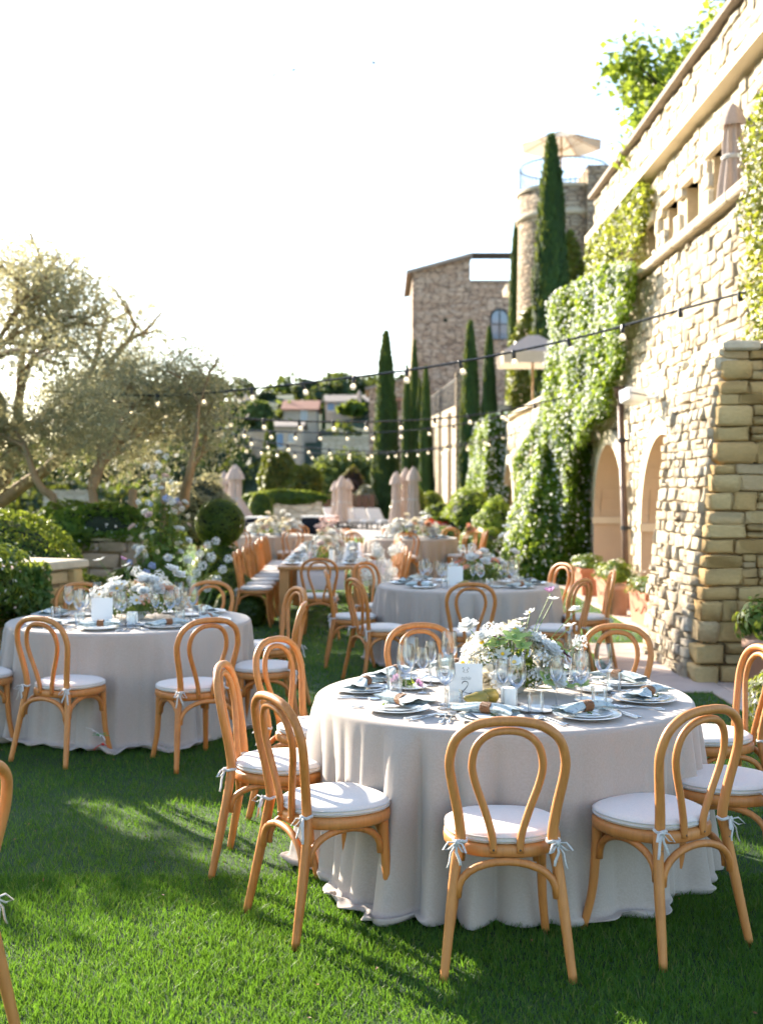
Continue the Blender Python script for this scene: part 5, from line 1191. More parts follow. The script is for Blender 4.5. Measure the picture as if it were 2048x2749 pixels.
def card(c, rz, label, w_=.146, h=.175, text=False):
    e = empty('table_card', c, rz, label, 'card', 'table number cards')
    mb = MB(); mb.cbox(-w_ / 2, w_ / 2, -.001, .001, .004, h, .0005); mb.build('card', M['paper'], e, rot=(R(-7), 0, 0))
    mb = MB(); mb.cbox(-.035, .035, -.012, .012, 0, .006, .001); mb.cbox(-.035, .035, .0022, .005, .0062, .016, .001); mb.build('stand', M['glass'], e)
    if text:
        par = empty('printing', (0, 0, 0)); par.parent = e; par.rotation_euler = (R(-7), 0, 0)
        cv = bpy.data.curves.new('lettering', 'FONT'); cv.body = 'table'; cv.size = .022; cv.shear = .45; cv.align_x = 'CENTER'; cv.extrude = .0001; cv.materials.append(M['grey_ink']); o = bpy.data.objects.new('lettering', cv); COL.objects.link(o); bpy.context.view_layer.update(); me = bpy.data.meshes.new_from_object(o.evaluated_get(bpy.context.evaluated_depsgraph_get())); bpy.data.objects.remove(o); o = ob('lettering', me); o.parent = par; o.location = (0, -.0016, h * .60); o.rotation_euler = (R(90), 0, 0)
        two = [(-.016, .098), (-.012, .106), (-.002, .110), (.008, .106), (.010, .096), (.002, .082), (-.012, .066), (-.020, .060), (-.010, .064), (.004, .060), (.018, .0585), (.026, .062)]
        mb = MB(); pp = spline([(x, -.0018, z - .012) for x, z in two], 5); mb.tube(pp, [.0008 + .0012 * abs(math.sin(i * .14 + .4)) for i in range(len(pp))], 5); mb.build('numeral', M['ink'], par)
        mb = MB()
        for (dx, fl) in ((-.008, 1), (.008, -1)): mb.tube(spline([(dx, -.0016, h - .016), (dx - .006 * fl, -.0016, h - .022), (dx + .004 * fl, -.0016, h - .028), (dx - .004 * fl, -.0016, h - .036), (dx + .006 * fl, -.0016, h - .038)], 4), .0007, 4)
        mb.build('monogram', M['ink'], par)
        mb = MB(); rr = random.Random(4)
        for k in range(9): x = -.05 + k * .0125; mb.tube(spline([(x, -.0016, .012), (x + .004, -.0016, .018 + rr.uniform(0, .014)), (x + .011, -.0016, .013)], 4), .0005, 4)
        mb.tube([(-.055, -.0016, .0115), (.058, -.0016, .0115)], .0005, 4); mb.build('sketch', M['grey_ink'], par)
    return e
# ================================================================== front table
H = .752; C1 = (.55, 5.45)
table(C1, .855, H, 3, 24, 'front table', pools=((291, .12, .6), (240, .10, .4), (332, .1, .4)))
def fv(c, x, y): return (c[0] - x, c[1] - y)
for (x, y, f, lab) in ((.44, 4.36, (.02, 1), 'wooden chair seen squarely from behind at the front table'), (-.19, 4.70, (.86, .50), 'nearest of the three chairs on the left of the front table'), (-.45, 5.36, (1, -.06), 'middle of the three chairs on the left of the front table'),
                       (-.33, 6.14, (.86, -.50), 'farthest of the three chairs on the left of the front table'), (.28, 6.66, (.22, -.97), 'chair behind the white table card at the far side of the front table'), (1.23, 6.64, (-.5, -.86), 'chair on the far right side of the front table, hoop against the paving'),
                       (1.63, 5.93, (-1, -.10), 'chair with a sunlit seat at the right of the front table'), (1.45, 5.02, (-.86, .45), 'chair half cut by the right edge of the frame'), (1.03, 4.53, (-.53, .85), 'chair turned left at the front right of the front table')):
    chair(x, y, f, lab, 'bentwood chairs around the front table')
chair(-1.42, 3.48, (-.95, .30), 'chair hoop cut off by the left edge in the foreground', 'bentwood chairs around the left table')
for k, (a, pl) in enumerate(((175, 'left middle seat'), (221, 'front left seat'), (260, 'nearest seat'), (297, 'front right seat'), (342, 'right seat'), (22, 'far right seat'), (62, 'back right seat'), (104, 'back seat'), (143, 'back left seat'))):
    setting(C1, H + .004, R(a), pl, 'front table', True, k)
T1 = Vector((0, 0, H + .004))
arrangement('centrepiece', 'white flower centrepiece with green hellebores on the front table', (.60, 5.50, H + .004), .25, .20, .23, 84, 5, {'ruffle_white': 7, 'star_white': 6, 'cluster': 3, 'star_green': 3, 'umbel': 3, 'star_plum': 2, 'ruffle_cream': 1}, nleaf=420, fs=1.25,
            talls=[(.17, -.05, .46, 'star_mauve', .95), (.18, -.06, .43, 'star_white', .8), (.30, .02, .37, 'ruffle_white', .75), (.27, .0, .30, 'star_white', .9), (.05, .0, .33, 'star_white', .9), (.09, .03, .36, 'star_white', .8), (-.2, -.02, .30, 'ruffle_white', 1.2), (-.1, -.02, .29, 'umbel', 1.2), (.0, -.04, .28, 'ruffle_white', 1.15), (.33, .05, .22, 'umbel', 1.1), (-.02, -.20, .16, 'star_white', 1.35), (.22, -.16, .05, 'star_green', 1.1), (.30, -.14, .05, 'star_green', 1.0), (.28, -.1, .08, 'star_plum', .9)])
card((.365, 5.19, H + .004), R(-8), 'white table card with a script number two on the front table', text=True)
candle((.545, 5.10, H + .004), 'square looking white candle on a grey dish on the front table')
for k, (x, y, z, rot, lab) in enumerate(((.405, 5.10, .0345, (R(84), 0, R(-78)), 'nearer russet pear lying beside the candle'), (.455, 5.19, .0345, (R(86), 0, R(-70)), 'greener pear lying behind the other pear'))):
    e = empty('pear', (x + .05, y, H + .004 + z), label=lab, cat='pear', group='pears on the front table'); e.rotation_euler = rot; put('fruit', W['pear'], e); put('stalk', W['stalk'], e)
e = arrangement('flower_sprig', 'single mauve flower sprig lying among the glasses on the front table', (.12, 5.62, H + .004), .06, .05, .03, 2, 9, {'star_mauve': 1}, nleaf=12, bowl=False, leafL=.05, zmin=.01)

# ================================================================== left table
C2 = (-1.80, 8.55)
table(C2, .86, H, 6, 22, 'left table', pool=.08, pools=((222, .2, .8), (255, .12, .5), (298, .12, .5)))
for (x, y, f, lab) in ((-1.97, 7.52, (.45, .87), 'chair with a coloured ribbon on its leg at the left table'), (-1.18, 7.42, (-.55, .84), 'chair seen from behind at the right front of the left table'), (-.80, 8.2, (-1, .05), 'nearer chair on the right side of the left table'), (-.90, 9.32, (-.88, -.45), 'farther chair on the right side of the left table'),
                       (-1.5, 9.80, (-.25, -.97), 'chair at the far side of the left table before the flower pillar'), (-2.38, 9.64, (.45, -.89), 'chair at the far left side of the left table by the low wall'), (-2.98, 8.72, (1, -.05), 'farther chair cut by the left edge at the left table'), (-2.66, 7.88, (.80, .55), 'nearer chair cut by the left edge at the left table')):
    chair(x, y, f, lab, 'bentwood chairs around the left table')
for k, (a, pl) in enumerate(((263, 'nearest seat'), (303, 'front right seat'), (342, 'right seat'), (40, 'back right seat'), (75, 'back seat'), (118, 'back left seat'), (165, 'left seat'), (222, 'front left seat'))):
    setting(C2, H + .004, R(a), pl, 'left table', False, 20 + k, cut_=k in (0, 1, 7))
arrangement('centrepiece', 'loose white flower centrepiece with tall stems on the left table', (-1.76, 8.58, H + .004), .36, .25, .22, 74, 15, {'ruffle_white': 6, 'star_white': 5, 'cluster': 3, 'umbel': 4, 'peachcl': 1}, nleaf=420, fs=1.35,
            talls=[(-.26, 0, .42, 'star_white', 1.2), (-.1, 0, .42, 'star_mauve', .9), (-.07, .02, .38, 'star_white', 1.0), (.0, 0, .34, 'umbel', 1.2), (.25, .0, .34, 'ruffle_white', 1.4), (.3, 0, .30, 'ruffle_white', 1.3), (.16, .0, .31, 'umbel', 1.2), (.22, -.1, .20, 'ruffle_peach', 1.2)])
card((-1.94, 8.28, H + .004), R(6), 'bright blank side of the table card on the left table')
candle((-1.71, 8.2, H + .004), 'small white candle beside flowers on the left table', 1.05)
e = empty('ribbon', (-1.73, 7.385, .14), label='red and green ribbon tied round a chair leg on the left', cat='ribbon')
RG = random.Random(3)
for nm, mt, zz in (('red_bow', 'red_ribbon', -.03), ('green_bow', 'green_ribbon', .02), ('white_tail', 'tie', .03)):
    mb = MB()
    for k in range(5):
        a = RG.uniform(0, 6.28); l = RG.uniform(.035, .06); d = Vector((math.cos(a), math.sin(a) * .6, RG.uniform(-.7, .5))) * l
        if nm == 'white_tail': d = Vector((-.09 + .03 * k, -.02, .05 - .02 * k))
        mb.tube([(0, -.02, zz), Vector((0, -.02, zz)) + d * .6 + Vector((0, 0, .008)), Vector((0, -.02, zz)) + d], [.004, .007, .004], 5, flat=.3)
    mb.build(nm, M[mt], e)

# ================================================================== middle table
C3 = (.845, 11.6)
table(C3, .88, H, 9, 26, 'middle table')
for (x, y, f, lab) in ((.74, 10.12, (.0, 1), 'chair seen from behind at the middle table'), (.0, 10.46, (.9, .42), 'nearer chair left of the middle table'), (-.26, 11.38, (1, .05), 'farther chair left of the middle table, side on'), (.02, 12.4, (.76, -.65), 'chair at the back left of the middle table'),
                       (1.66, 12.3, (-.85, -.45), 'chair at the back right of the middle table before the jasmine'), (1.93, 11.35, (-1, .08), 'chair side on at the right of the middle table'), (1.52, 10.43, (-.80, .58), 'chair at the front right of the middle table')):
    chair(x, y, f, lab, 'bentwood chairs around the middle table')
for k, (a, pl) in enumerate(((268, 'nearest seat'), (222, 'front left seat'), (175, 'left seat'), (135, 'back left seat'), (90, 'back seat'), (45, 'back right seat'), (0, 'right seat'), (315, 'front right seat'))):
    setting(C3, H + .004, R(a), pl, 'middle table', False, 40 + k, cut_=False)
arrangement('centrepiece', 'white flower centrepiece with coral blooms on the middle table', (.93, 11.62, H + .004), .34, .25, .24, 40, 25, {'ruffle_white': 7, 'star_white': 4, 'cluster': 2, 'umbel': 4, 'star_coral': 2}, nleaf=700, fs=1.25,
            talls=[(-.05, -.1, .36, 'umbel', 1.4), (-.15, -.1, .35, 'umbel', 1.3), (.25, 0, .46, 'ruffle_white', 1.3), (.28, 0, .56, 'star_white', 1.1), (.36, 0, .30, 'ruffle_white', 1.5), (.02, -.2, .17, 'star_coral', 1.3), (.03, -.2, .11, 'star_coral', 1.2), (.12, -.1, .22, 'star_coral', 1.0)])
card((.70, 11.36, H + .004), R(-5), 'white table card standing on the middle table', .15, .19)
e = empty('pear', (.82, 11.2, H + .038), label='brown pear on the middle table behind the chair hoop', cat='pear'); e.rotation_euler = (R(85), 0, R(-75)); put('fruit', W['pear'], e); put('stalk', W['stalk'], e)

# ================================================================== long wooden table
LA = Vector((-.72, 14.2, 0)); LB = Vector((-.83, 20.0, 0)); ld = (LB - LA).normalized(); ls = Vector((ld.y, -ld.x, 0)); LL = (LB - LA).length; LH = .755; LW = .52
e = empty('long_table', LA, math.atan2(ld.y, ld.x), 'long wooden banquet table running away from the camera', 'table')
for k in range(5):
    mb = MB(); w0 = -LW + k * (2 * LW / 5); mb.cbox(0, LL, w0 + .002, w0 + 2 * LW / 5 - .002, LH - .04, LH, .004); mb.build('plank', M['oak'], e)
for (x, s) in ((.05, -1), (.05, 1), (LL / 2, -1), (LL / 2, 1), (LL - .15, -1), (LL - .15, 1)):
    mb = MB(); mb.cbox(x, x + .12, s * (LW - .08) - .06, s * (LW - .08) + .06, 0, LH - .041, .006); mb.build('leg', M['oak'], e)
for s in (-1, 1):
    mb = MB(); mb.box(.18, LL - .18, s * (LW - .08) - .015, s * (LW - .08) + .015, LH - .12, LH - .041); mb.build('apron', M['oak'], e)
mb = MB(); 
def rf(u, v):
    t = v * (LL + .56) - .28; x = min(max(t, -.006), LL + .006); z = LH + .003 - max(0, -t) - max(0, t - LL); return (x - (.008 if t < 0 else 0), (u - .5) * .56, z + .003 * math.sin(9 * t))
mb.grid(rf, 6, 40); o = mb.build('table_runner', M['runner'], None, True, loc=LA, rot=(0, 0, math.atan2(ld.y, ld.x))); tag(o, 'pinkish runner hanging over the end of the long table', 'runner')
ordn = ['nearest', 'second', 'third', 'fourth', 'fifth', 'sixth', 'seventh', 'eighth', 'farthest']
for k in range(9):
    t = .42 + k * .62
    for s, w_ in ((-1, 'left'), (1, 'right')):
        p = LA + ld * t + ls * s * .80; chair(p.x + rnd.uniform(-.015, .015), p.y, tuple((-ls * s)[:2]), f'{ordn[k]} chair in the row on the {w_} of the long table', 'bentwood chairs along the long table')
        q = LA + ld * t + ls * s * .36; setting(None, LH + .002, 0, f'{ordn[k]} {w_} seat', 'long table', False, 60 + k * 2 + (s > 0), cut_=False, straight=(q.x, q.y, math.atan2(ls.y * s, ls.x * s)))
chair(-.70, 13.55, (-.02, 1), 'chair at the near end of the long table seen from behind', 'bentwood chairs along the long table')
for k in range(7):
    p = LA + ld * (.75 + k * .72) + ls * rnd.uniform(-.05, .05)
    arrangement('flower_vase', f'{ordn[k]} blush and white flower bunch along the long table', (p.x, p.y, LH + .005), .17, .26, .26, 20, 70 + k, {'ruffle_white': 4, 'ruffle_pink': 4, 'umbel': 3, 'ruffle_cream': 3, 'star_white': 2, 'peachcl': 2}, nleaf=150, fs=1.35, group='flowers along the long table',
                talls=[(rnd.uniform(-.1, .1), rnd.uniform(-.2, .2), .40 + .05 * rnd.random(), 'ruffle_pink', 1.3) for _ in range(3)])
p = LA + ld * .45; candle((p.x + .12, p.y, LH + .006), 'tall white candle at the near end of the long table', 1.0, 2.1)

# ================================================================== far tables
for (c, rr_, sd, nm, seats) in (((-2.17, 23.6), .82, 12, 'far left table', ((250, 'nearest left'), (292, 'nearest right'), (205, 'left'), (178, 'far left'), (150, 'back left'), (70, 'back right'))), ((.55, 22.3), .86, 13, 'far right table', ((266, 'nearest'), (318, 'front right'), (350, 'right'), (20, 'far right'), (55, 'back right'), (190, 'left'), (150, 'back left'), (222, 'front left')))):
    table(c, rr_, H, sd, 26, nm)
    for k, (a, w_) in enumerate(seats):
        d = Vector((math.cos(R(a)), math.sin(R(a)))); chair(c[0] + d.x * (rr_ + .30), c[1] + d.y * (rr_ + .30), (-d.x, -d.y), f'{w_} chair at the {nm}', f'bentwood chairs around the {nm}')
        q = d * .60; put('dinner_plate', W['plate'], None, (c[0] + q.x, c[1] + q.y, H + .004), 0, f'white plate at the {w_} seat of the {nm}', 'plate', 'dinner plates')
        n_ = empty('napkin', (c[0] + q.x, c[1] + q.y, H + .018), R(a), f'napkin at the {w_} seat of the {nm}', 'napkin', 'napkins in wicker rings'); put('cloth', W['napkin'][k % 3], n_); put('napkin_ring', W['ring'], n_)
        for j, (f, s) in enumerate(((.18, .1), (.25, 0))): put('wine_glass', W['wine'], None, (c[0] + q.x - d.x * f - d.y * s, c[1] + q.y - d.y * f + d.x * s, H + .004), 0, f'{("outer", "inner")[j]} wine glass at the {w_} seat of the {nm}', 'wine glass', 'wine glasses')
    arrangement('centrepiece', f'full white flower centrepiece on the {nm}', (c[0] + .02, c[1], H + .004), .55, .3, .27, 64, sd * 7, {'ruffle_white': 7, 'ruffle_cream': 4, 'umbel': 4, 'cluster': 3, 'ruffle_peach': 1}, nleaf=300, fs=1.7,
                talls=[(-.1, 0, .42, 'ruffle_cream', 1.5), (.2, 0, .44, 'ruffle_white', 1.6), (.3, 0, .38, 'ruffle_white', 1.5)])

# ================================================================== flower installations on the ground
arrangement('flower_pillar', 'tall leafy flower pillar with blush roses and blue blooms behind the left table', (-2.28, 12.4, 0), .36, .30, 1.75, 110, 101, {'ruffle_white': 5, 'ruffle_pink': 2, 'umbel': 6, 'blue': 1, 'cluster': 5}, nleaf=3600, bowl=False, leafL=.085, fs=1.0, leafmat='leaf_low', zmin=.15)
pl_ = bpy.data.objects['flower_pillar']; mb = MB(); mb.tube([(0, 0, -.02), (.01, 0, 1.75)], .03, 7); mb.build('post', M['bark'], pl_)
arrangement('flower_drift', 'creamy flower drift at the foot of the flower pillar', (-2.2, 11.9, 0), .55, .35, .62, 46, 102, {'umbel': 5, 'ruffle_white': 3, 'cluster': 3}, nleaf=2200, bowl=False, leafL=.07, fs=1.4, leafmat='leaf_low', zmin=.05)
arrangement('allium_clump', 'clump of round white alliums on bare stems right of the flower pillar', (-1.95, 11.9, 0), .12, .12, .3, 4, 103, {'umbel': 1}, nleaf=160, bowl=False, leafL=.12, fs=1,
            talls=[(dx, dy, dz, 'allium', s) for dx, dy, dz, s in ((.02, 0, .98, 1.0), (.14, .05, 1.03, 1.0), (.25, 0, 1.0, 1.15), (.22, .1, 1.12, .95), (.30, .05, 1.16, .95), (.42, 0, .98, 1.0), (.36, -.05, .88, 1.0), (.16, -.05, .92, 1.1), (.10, -.08, .85, 1.1), (.30, -.08, .78, 1.05), (.05, -.1, .78, 1.1), (.20, -.12, .70, 1.0))])
arrangement('allium_clump', 'dense white allium clump on the grass beside the long table', (-.02, 14.0, 0), .22, .3, .62, 12, 104, {'umbel': 2, 'cluster': 1}, nleaf=1500, bowl=False, leafL=.09, fs=1.4, leafmat='leaf_low',
            talls=[(rnd.uniform(-.22, .24), rnd.uniform(-.3, .2), rnd.uniform(.6, 1.02), 'allium', rnd.uniform(1.1, 1.45)) for _ in range(22)])

# ================================================================== terracotta planters by the wall
def planter(x, y, rz, l, w_, h, label, seed, mat='terracotta', fl='petal_white'):
    e = empty('terracotta_planter', (x, y, .014), rz, label, 'planter', 'terracotta planters along the wall')
    mb = MB(); a, b = l / 2, w_ / 2; t = .9
    V = [(-a * t, -b * t, 0), (a * t, -b * t, 0), (a * t, b * t, 0), (-a * t, b * t, 0), (-a, -b, h * .84), (a, -b, h * .84), (a, b, h * .84), (-a, b, h * .84)]; mb.add(V, [(3, 2, 1, 0), (0, 1, 5, 4), (1, 2, 6, 5), (2, 3, 7, 6), (3, 0, 4, 7)]); mb.build('trough', M[mat], e)
    mb = MB(); o = .025; mb.add([(sx * (a + o), sy * (b + o), z) for z in (h * .84, h) for sx, sy in ((-1, -1), (1, -1), (1, 1), (-1, 1))] + [(sx * (a - .02), sy * (b - .02), h) for sx, sy in ((-1, -1), (1, -1), (1, 1), (-1, 1))], [(0, 1, 5, 4), (1, 2, 6, 5), (2, 3, 7, 6), (3, 0, 4, 7), (3, 2, 1, 0), (4, 5, 9, 8), (5, 6, 10, 9), (6, 7, 11, 10), (7, 4, 8, 11)]); mb.build('rim', M[mat], e)
    mb = MB(); mb.box(-a + .02, a - .02, -b + .02, b - .02, h * .85, h * .93); mb.build('soil', M['soil'], e)
    for s in (-1, 1):
        mb = MB(); mb.tube(spline([(-a * .7, s * (b * .95 + .006), h * .62), (-a * .3, s * (b * .93 + .006), h * .38), (0, s * (b * .95 + .008), h * .5), (a * .3, s * (b * .93 + .006), h * .38), (a * .7, s * (b * .95 + .006), h * .62)], 4), .012, 6); mb.build('garland', M[mat], e)
    C, Nr = shell_pts(900, seed, l * .52, w_ * .7, .17, (0, 0, h + .03), .5, -.3, .2); leaves('foliage', C, Nr, .055, .035, M['leaf_low'], seed, .7, .3, parent=e)
    C, Nr = shell_pts(26, seed + 1, l * .5, w_ * .7, .19, (0, 0, h + .04), .1, .0, .2); leaves('blossoms', C, Nr, .055, .055, M[fl], seed, .4, .3, parent=e, fold=.1)
planter(3.33, 14.6, R(90), 1.0, .40, .42, 'nearest long terracotta planter with white flowers by the buttress', 1)
planter(3.30, 16.9, R(90), .8, .38, .42, 'second terracotta planter before the wall arch', 2)
planter(3.28, 18.9, R(90), .9, .38, .42, 'farthest terracotta planter near the jasmine', 3)
def pot(x, y, r, h, mat, label, seed, lm='leaf_low', pl=.2, fl=None):
    e = empty('flower_pot', (x, y, .014), 0, label, 'pot', 'round flower pots')
    mb = MB(); mb.lathe([(.0005, 0), (r * .7, 0), (r * .95, h * .82), (r * 1.05, h * .82), (r * 1.05, h), (r * .92, h), (r * .9, h * .88), (.0005, h * .88)], 26); mb.build('vessel', M[mat], e, True)
    C, Nr = shell_pts(420, seed, r * 1.4, r * 1.4, pl, (0, 0, h + pl * .6), .6, -.6, .2); leaves('foliage', C, Nr, .09, .03, M[lm], seed, .6, .2, parent=e)
    if fl: C, Nr = shell_pts(20, seed + 4, r * 1.4, r * 1.4, pl, (0, 0, h + pl * .7), .1, 0); leaves('blossoms', C, Nr, .05, .05, M[fl], seed, .4, parent=e)
pot(3.12, 15.75, .16, .40, 'terracotta_pale', 'slender pale pot between two terracotta planters', 5, fl='petal_cream')
pot(3.18, 10.0, .15, .42, 'terracotta_pale', 'pale terracotta pot against the buttress front', 6)
pot(3.22, 9.35, .15, .30, 'pot_cream', 'cream pot with a small green plant at the right edge', 7, 'leaf_ivy_sunlit', .12)

# ================================================================== wall fittings
e = empty('downpipe', (3.56, 17.45, 0), label='rusty brown downpipe between the two wall arches', cat='pipe')
mb = MB(); mb.tube([(0.02, .45, 3.05), (.02, .15, 1.2), (.02, -.05, .02)], .048, 10); mb.build('pipe', M['rust_pipe'], e, True)
for z, y in ((1.1, .13), (2.4, .34)):
    mb = MB(); mb.tube([(.02, y, z - .03), (.02, y, z + .03)], .058, 10); mb.box(.02, .16, y - .02, y + .02, z - .015, z + .015); mb.build('clamp', M['iron'], e)
mb = MB(); mb.lathe([(.001, 0), (.07, 0), (.10, .12), (.10, .16), (.09, .16)], 12, (.02, .46, 3.05)); mb.build('hopper', M['rust_pipe'], e, True)
e = empty('outdoor_speaker', (3.34, 15.8, 2.9), label='white outdoor loudspeaker on a bracket above the arches', cat='speaker'); e.rotation_euler = (R(-14), R(6), R(28))
mb = MB(); mb.cbox(-.15, .13, -.12, .12, -.10, .10, .03); mb.build('cabinet', M['white_plastic'], e, True); mb = MB(); mb.cbox(-.166, -.151, -.10, .10, -.085, .085, .005); mb.build('grille', M['white_plastic'], e)
mb = MB(); mb.box(-.152, .132, -.124, -.1205, -.012, .004); mb.build('seam', M['plastic_black'], e)
mb = MB(); mb.tube([(.13, 0, 0), (.24, -.10, -.02), (.32, -.15, .02)], .025, 8); mb.lathe([(.001, -.06), (.06, -.06), (.06, .06), (.001, .06)], 12, (.33, -.15, .03)); mb.build('bracket', M['white_plastic'], e, True)

# ================================================================== closed parasols and terrace furniture
def closed_parasol(x, y, H_, r, label, seed, flare=1.0, z=0.0):
    rr = random.Random(seed); e = empty('closed_parasol', (x, y, z), rr.uniform(0, 6), label, 'parasol', 'closed parasols'); ph = rr.uniform(0, 6)
    mb = MB(); mb.tube([(0, 0, 0), (0, 0, H_ * .98)], .035, 8); mb.lathe([(.001, 0), (.32, 0), (.32, .06), (.05, .09)], 16); mb.build('pole', M['iron'], e)
    def wob(a, z): return 1 + .16 * math.cos(8 * a + ph) + .06 * math.cos(3 * a + z * 3)
    pr = [(r * (.95 * flare), H_ * .12), (r * (.85 * flare), H_ * .25), (r * .70 * (flare * .5 + .5), H_ * .42), (r * .60, H_ * .5), (r * .62, H_ * .62), (r * .55, H_ * .74), (r * .5, H_ * .82)]
    mb = MB(); mb.lathe(pr, 48, wob=wob); mb.build('folded_canopy', M['parasol'], e, True)
    mb = MB(); mb.lathe([(r * .95, H_ * .78), (r * .85, H_ * .84), (r * .55, H_ * .92), (r * .22, H_ * .98), (.005, H_)], 32, wob=lambda a, z: 1 + .06 * math.cos(8 * a + ph)); mb.build('hood', M['parasol'], e, True)
    mb = MB(); mb.tube([((r * .63) * math.cos(a), (r * .63) * math.sin(a), H_ * .5) for a in np.linspace(0, 6.283, 17)[:-1]], .03, 5, closed=True); mb.build('strap', M['tie'], e); return e
for (u, Y, vt, r, fl, lab) in ((632, 44, 1246, .36, 1.9, 'big loosely closed parasol left of the far tables'), (602, 46, 1264, .24, 1.0, 'narrow closed parasol behind the big loose one'), (902, 50, 1290, .24, 1, 'left one of the middle trio of closed parasols'), (918, 49, 1276, .26, 1, 'tallest of the middle trio of closed parasols'), (935, 50.5, 1284, .25, 1, 'right one of the middle trio of closed parasols'),
                           (1064, 45, 1264, .26, 1, 'left one of the right trio of closed parasols'), (1089, 45.5, 1254, .26, 1, 'middle one of the right trio of closed parasols'), (1110, 44.5, 1252, .29, 1, 'right one of the right trio of closed parasols')):
    closed_parasol((u - CU) / F * Y, Y, CH + (V0 - vt) / F * Y, r, lab, int(u), fl)
closed_parasol(3.93, 13.35, 1.22, .17, 'grey closed parasol on the ledge of the upper storey', 5, 1.0, 4.78)
closed_parasol((965 - CU) / F * 156, 156, 3.2, .35, 'dark closed parasol by the village house', 6, 1.0, 11.2)
for (u0, u1, Y, lab) in ((660, 745, 42, 'black covered lounge table at the left of the far terrace'), (808, 908, 43, 'black covered lounge table at the middle of the far terrace')):
    a, b = (u0 - CU) / F * Y, (u1 - CU) / F * Y; e = empty('covered_table', ((a + b) / 2, Y, .006), 0, lab, 'table', 'black covered tables'); hw = (b - a) / 2
    mb = MB(); mb.cbox(-hw, hw, -.5, .5, 0, .60, .08); mb.build('black_cover', M['black_cover'], e, True); mb = MB(); mb.cbox(-hw + .02, hw - .02, -.48, .48, .602, .66, .02); mb.build('cushion_top', M['cushion'], e)
for k in range(4):
    x = -1.9 + k * .62; y = 50 - .6 * k; e = empty('sun_lounger', (x, y, .006), R(20), f'{ordn[k] if k else "leftmost"} grey sun lounger on the far terrace', 'lounger', 'sun loungers on the far terrace')
    mb = MB(); mb.cbox(-.3, .3, -.9, .4, .25, .38, .03); mb.build('mattress', M['cushion'], e); mb = MB(); mb.cbox(-.3, .3, .0, .75, 0, .1, .03); o = mb.build('backrest', M['cushion'], e, loc=(0, .42, .32), rot=(R(38), 0, 0))
    for sx in (-.25, .25):
        for sy in (-.8, .4): mb = MB(); mb.cbox(sx - .025, sx + .025, sy - .025, sy + .025, 0, .249, .004); mb.build('leg', M['iron'], e)

# ================================================================== festoon lights
def festoon(pts, label, n_bulb, sc_=1.0, seed=0, start=0.0):
    w3 = [P(*p) for p in pts]; sp = spline(w3, 14); e = empty('string_lights', sp[0], 0, label, 'string lights', 'festoon lights over the garden'); o = sp[0]; rr = random.Random(seed)
    mb = MB(); mb.tube([p - o for p in sp], .0135 * sc_, 6); mb.build('cable', M['plastic_black'], e, True)
    ln = [0]
    for a, b in zip(sp[:-1], sp[1:]): ln.append(ln[-1] + (b - a).length)
    for k in range(n_bulb):
        s = ln[-1] * (start + (1 - start) * (k + .5) / n_bulb); i = max(j for j in range(len(ln) - 1) if ln[j] <= s); q = sp[i].lerp(sp[i + 1], (s - ln[i]) / (ln[i + 1] - ln[i])) - o
        f = ob('lamp_socket', BULB['socket'], e, q, (rr.uniform(-.15, .15), rr.uniform(-.35, .15), 0)); f.scale = (1.15, 1.15, 1.15); b = ob('bulb', BULB['bulb'], f); ob('bulb', BULB['fil'], f).name = 'filament'
BULB = {}
mb = MB(); mb.lathe([(.001, .018), (.014, .018), (.019, .008), (.019, -.012), (.022, -.020), (.022, -.060), (.019, -.066), (.001, -.066)], 12); BULB['socket'] = mb.mesh('lamp_socket', M['plastic_black'], True)
mb = MB(); mb.lathe([(.013, -.064), (.015, -.072), (.026, -.086), (.031, -.102), (.028, -.120), (.017, -.133), (.001, -.137)], 16); BULB['bulb'] = mb.mesh('bulb', M['bulb_glass'], True)
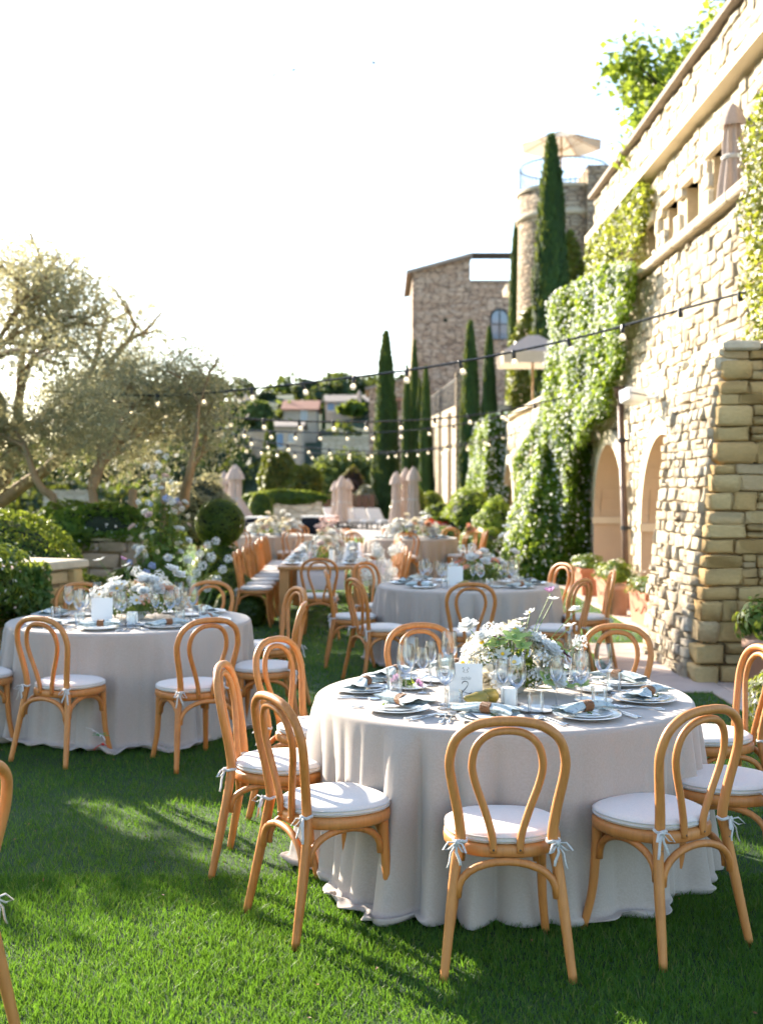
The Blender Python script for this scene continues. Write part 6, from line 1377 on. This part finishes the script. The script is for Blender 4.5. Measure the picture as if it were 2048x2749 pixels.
mb = MB(); mb.tube([(-.006, 0, -.075), (-.008, 0, -.098), (0, 0, -.106), (.008, 0, -.098), (.006, 0, -.075)], .0022, 5); BULB['fil'] = mb.mesh('filament', M['bulb_glow'])
festoon([(2220, 735, 10.6), (1965, 793, 11.6), (1556, 905, 13.0), (1209, 976, 14.0), (905, 1018, 14.7), (536, 1057, 15.4), (335, 1060, 15.9), (120, 1048, 16.3)], 'nearest string of bulbs sweeping from the right wall to the olive', 15, 1.0, 1)
festoon([(310, 1078, 16.0), (510, 1108, 17.2), (730, 1128, 18.2), (1035, 1131, 19.3), (1290, 1112, 20.0), (1500, 1070, 20.3), (1640, 1035, 19.5)], 'second string of bulbs below the nearest one', 15, 1.0, 2)
festoon([(430, 1125, 19.5), (600, 1150, 21), (870, 1162, 23), (1070, 1158, 24), (1285, 1130, 25), (1470, 1085, 25.5)], 'third string of bulbs hanging just under the second', 15, 1.0, 3)
festoon([(560, 1150, 23), (728, 1188, 25.5), (910, 1208, 27.5), (1084, 1212, 29.0), (1245, 1196, 30.0), (1400, 1160, 31)], 'fourth string of bulbs, upper of the two lowest', 15, 1.05, 4)
festoon([(640, 1196, 27), (770, 1212, 29), (930, 1220, 31), (1086, 1213, 32.5), (1265, 1186, 34), (1370, 1160, 35)], 'lowest and farthest string of bulbs', 15, 1.1, 5)
# ================================================================== birds
for (u, v, lab) in ((735, 203, 'left of the two small birds close together in the sky'), (788, 190, 'right of the two small birds close together in the sky'), (1004, 171, 'lone small bird farther right in the sky')):
    e = empty('bird', P(u, v, 40), rnd.uniform(0, 6), lab, 'bird', 'birds in the sky'); mb = MB(); mb.tube([(0, -.08, 0), (0, -.03, .01), (0, .03, .01), (0, .09, 0)], [.004, .018, .018, .004], 6); mb.build('body', M['feather'], e, True)
    for s in (-1, 1): mb = MB(); mb.add([(0, .03, .01), (s * .09, .04, .05), (s * .17, -.02, .03), (s * .09, -.03, .045), (0, -.02, .01), (s * .09, .005, .058)], [(0, 1, 5), (1, 2, 5), (2, 3, 5), (3, 4, 5), (4, 0, 5)]); mb.build('wing', M['feather'], e)
    e.scale = (1.1, 1.1, 1.1)
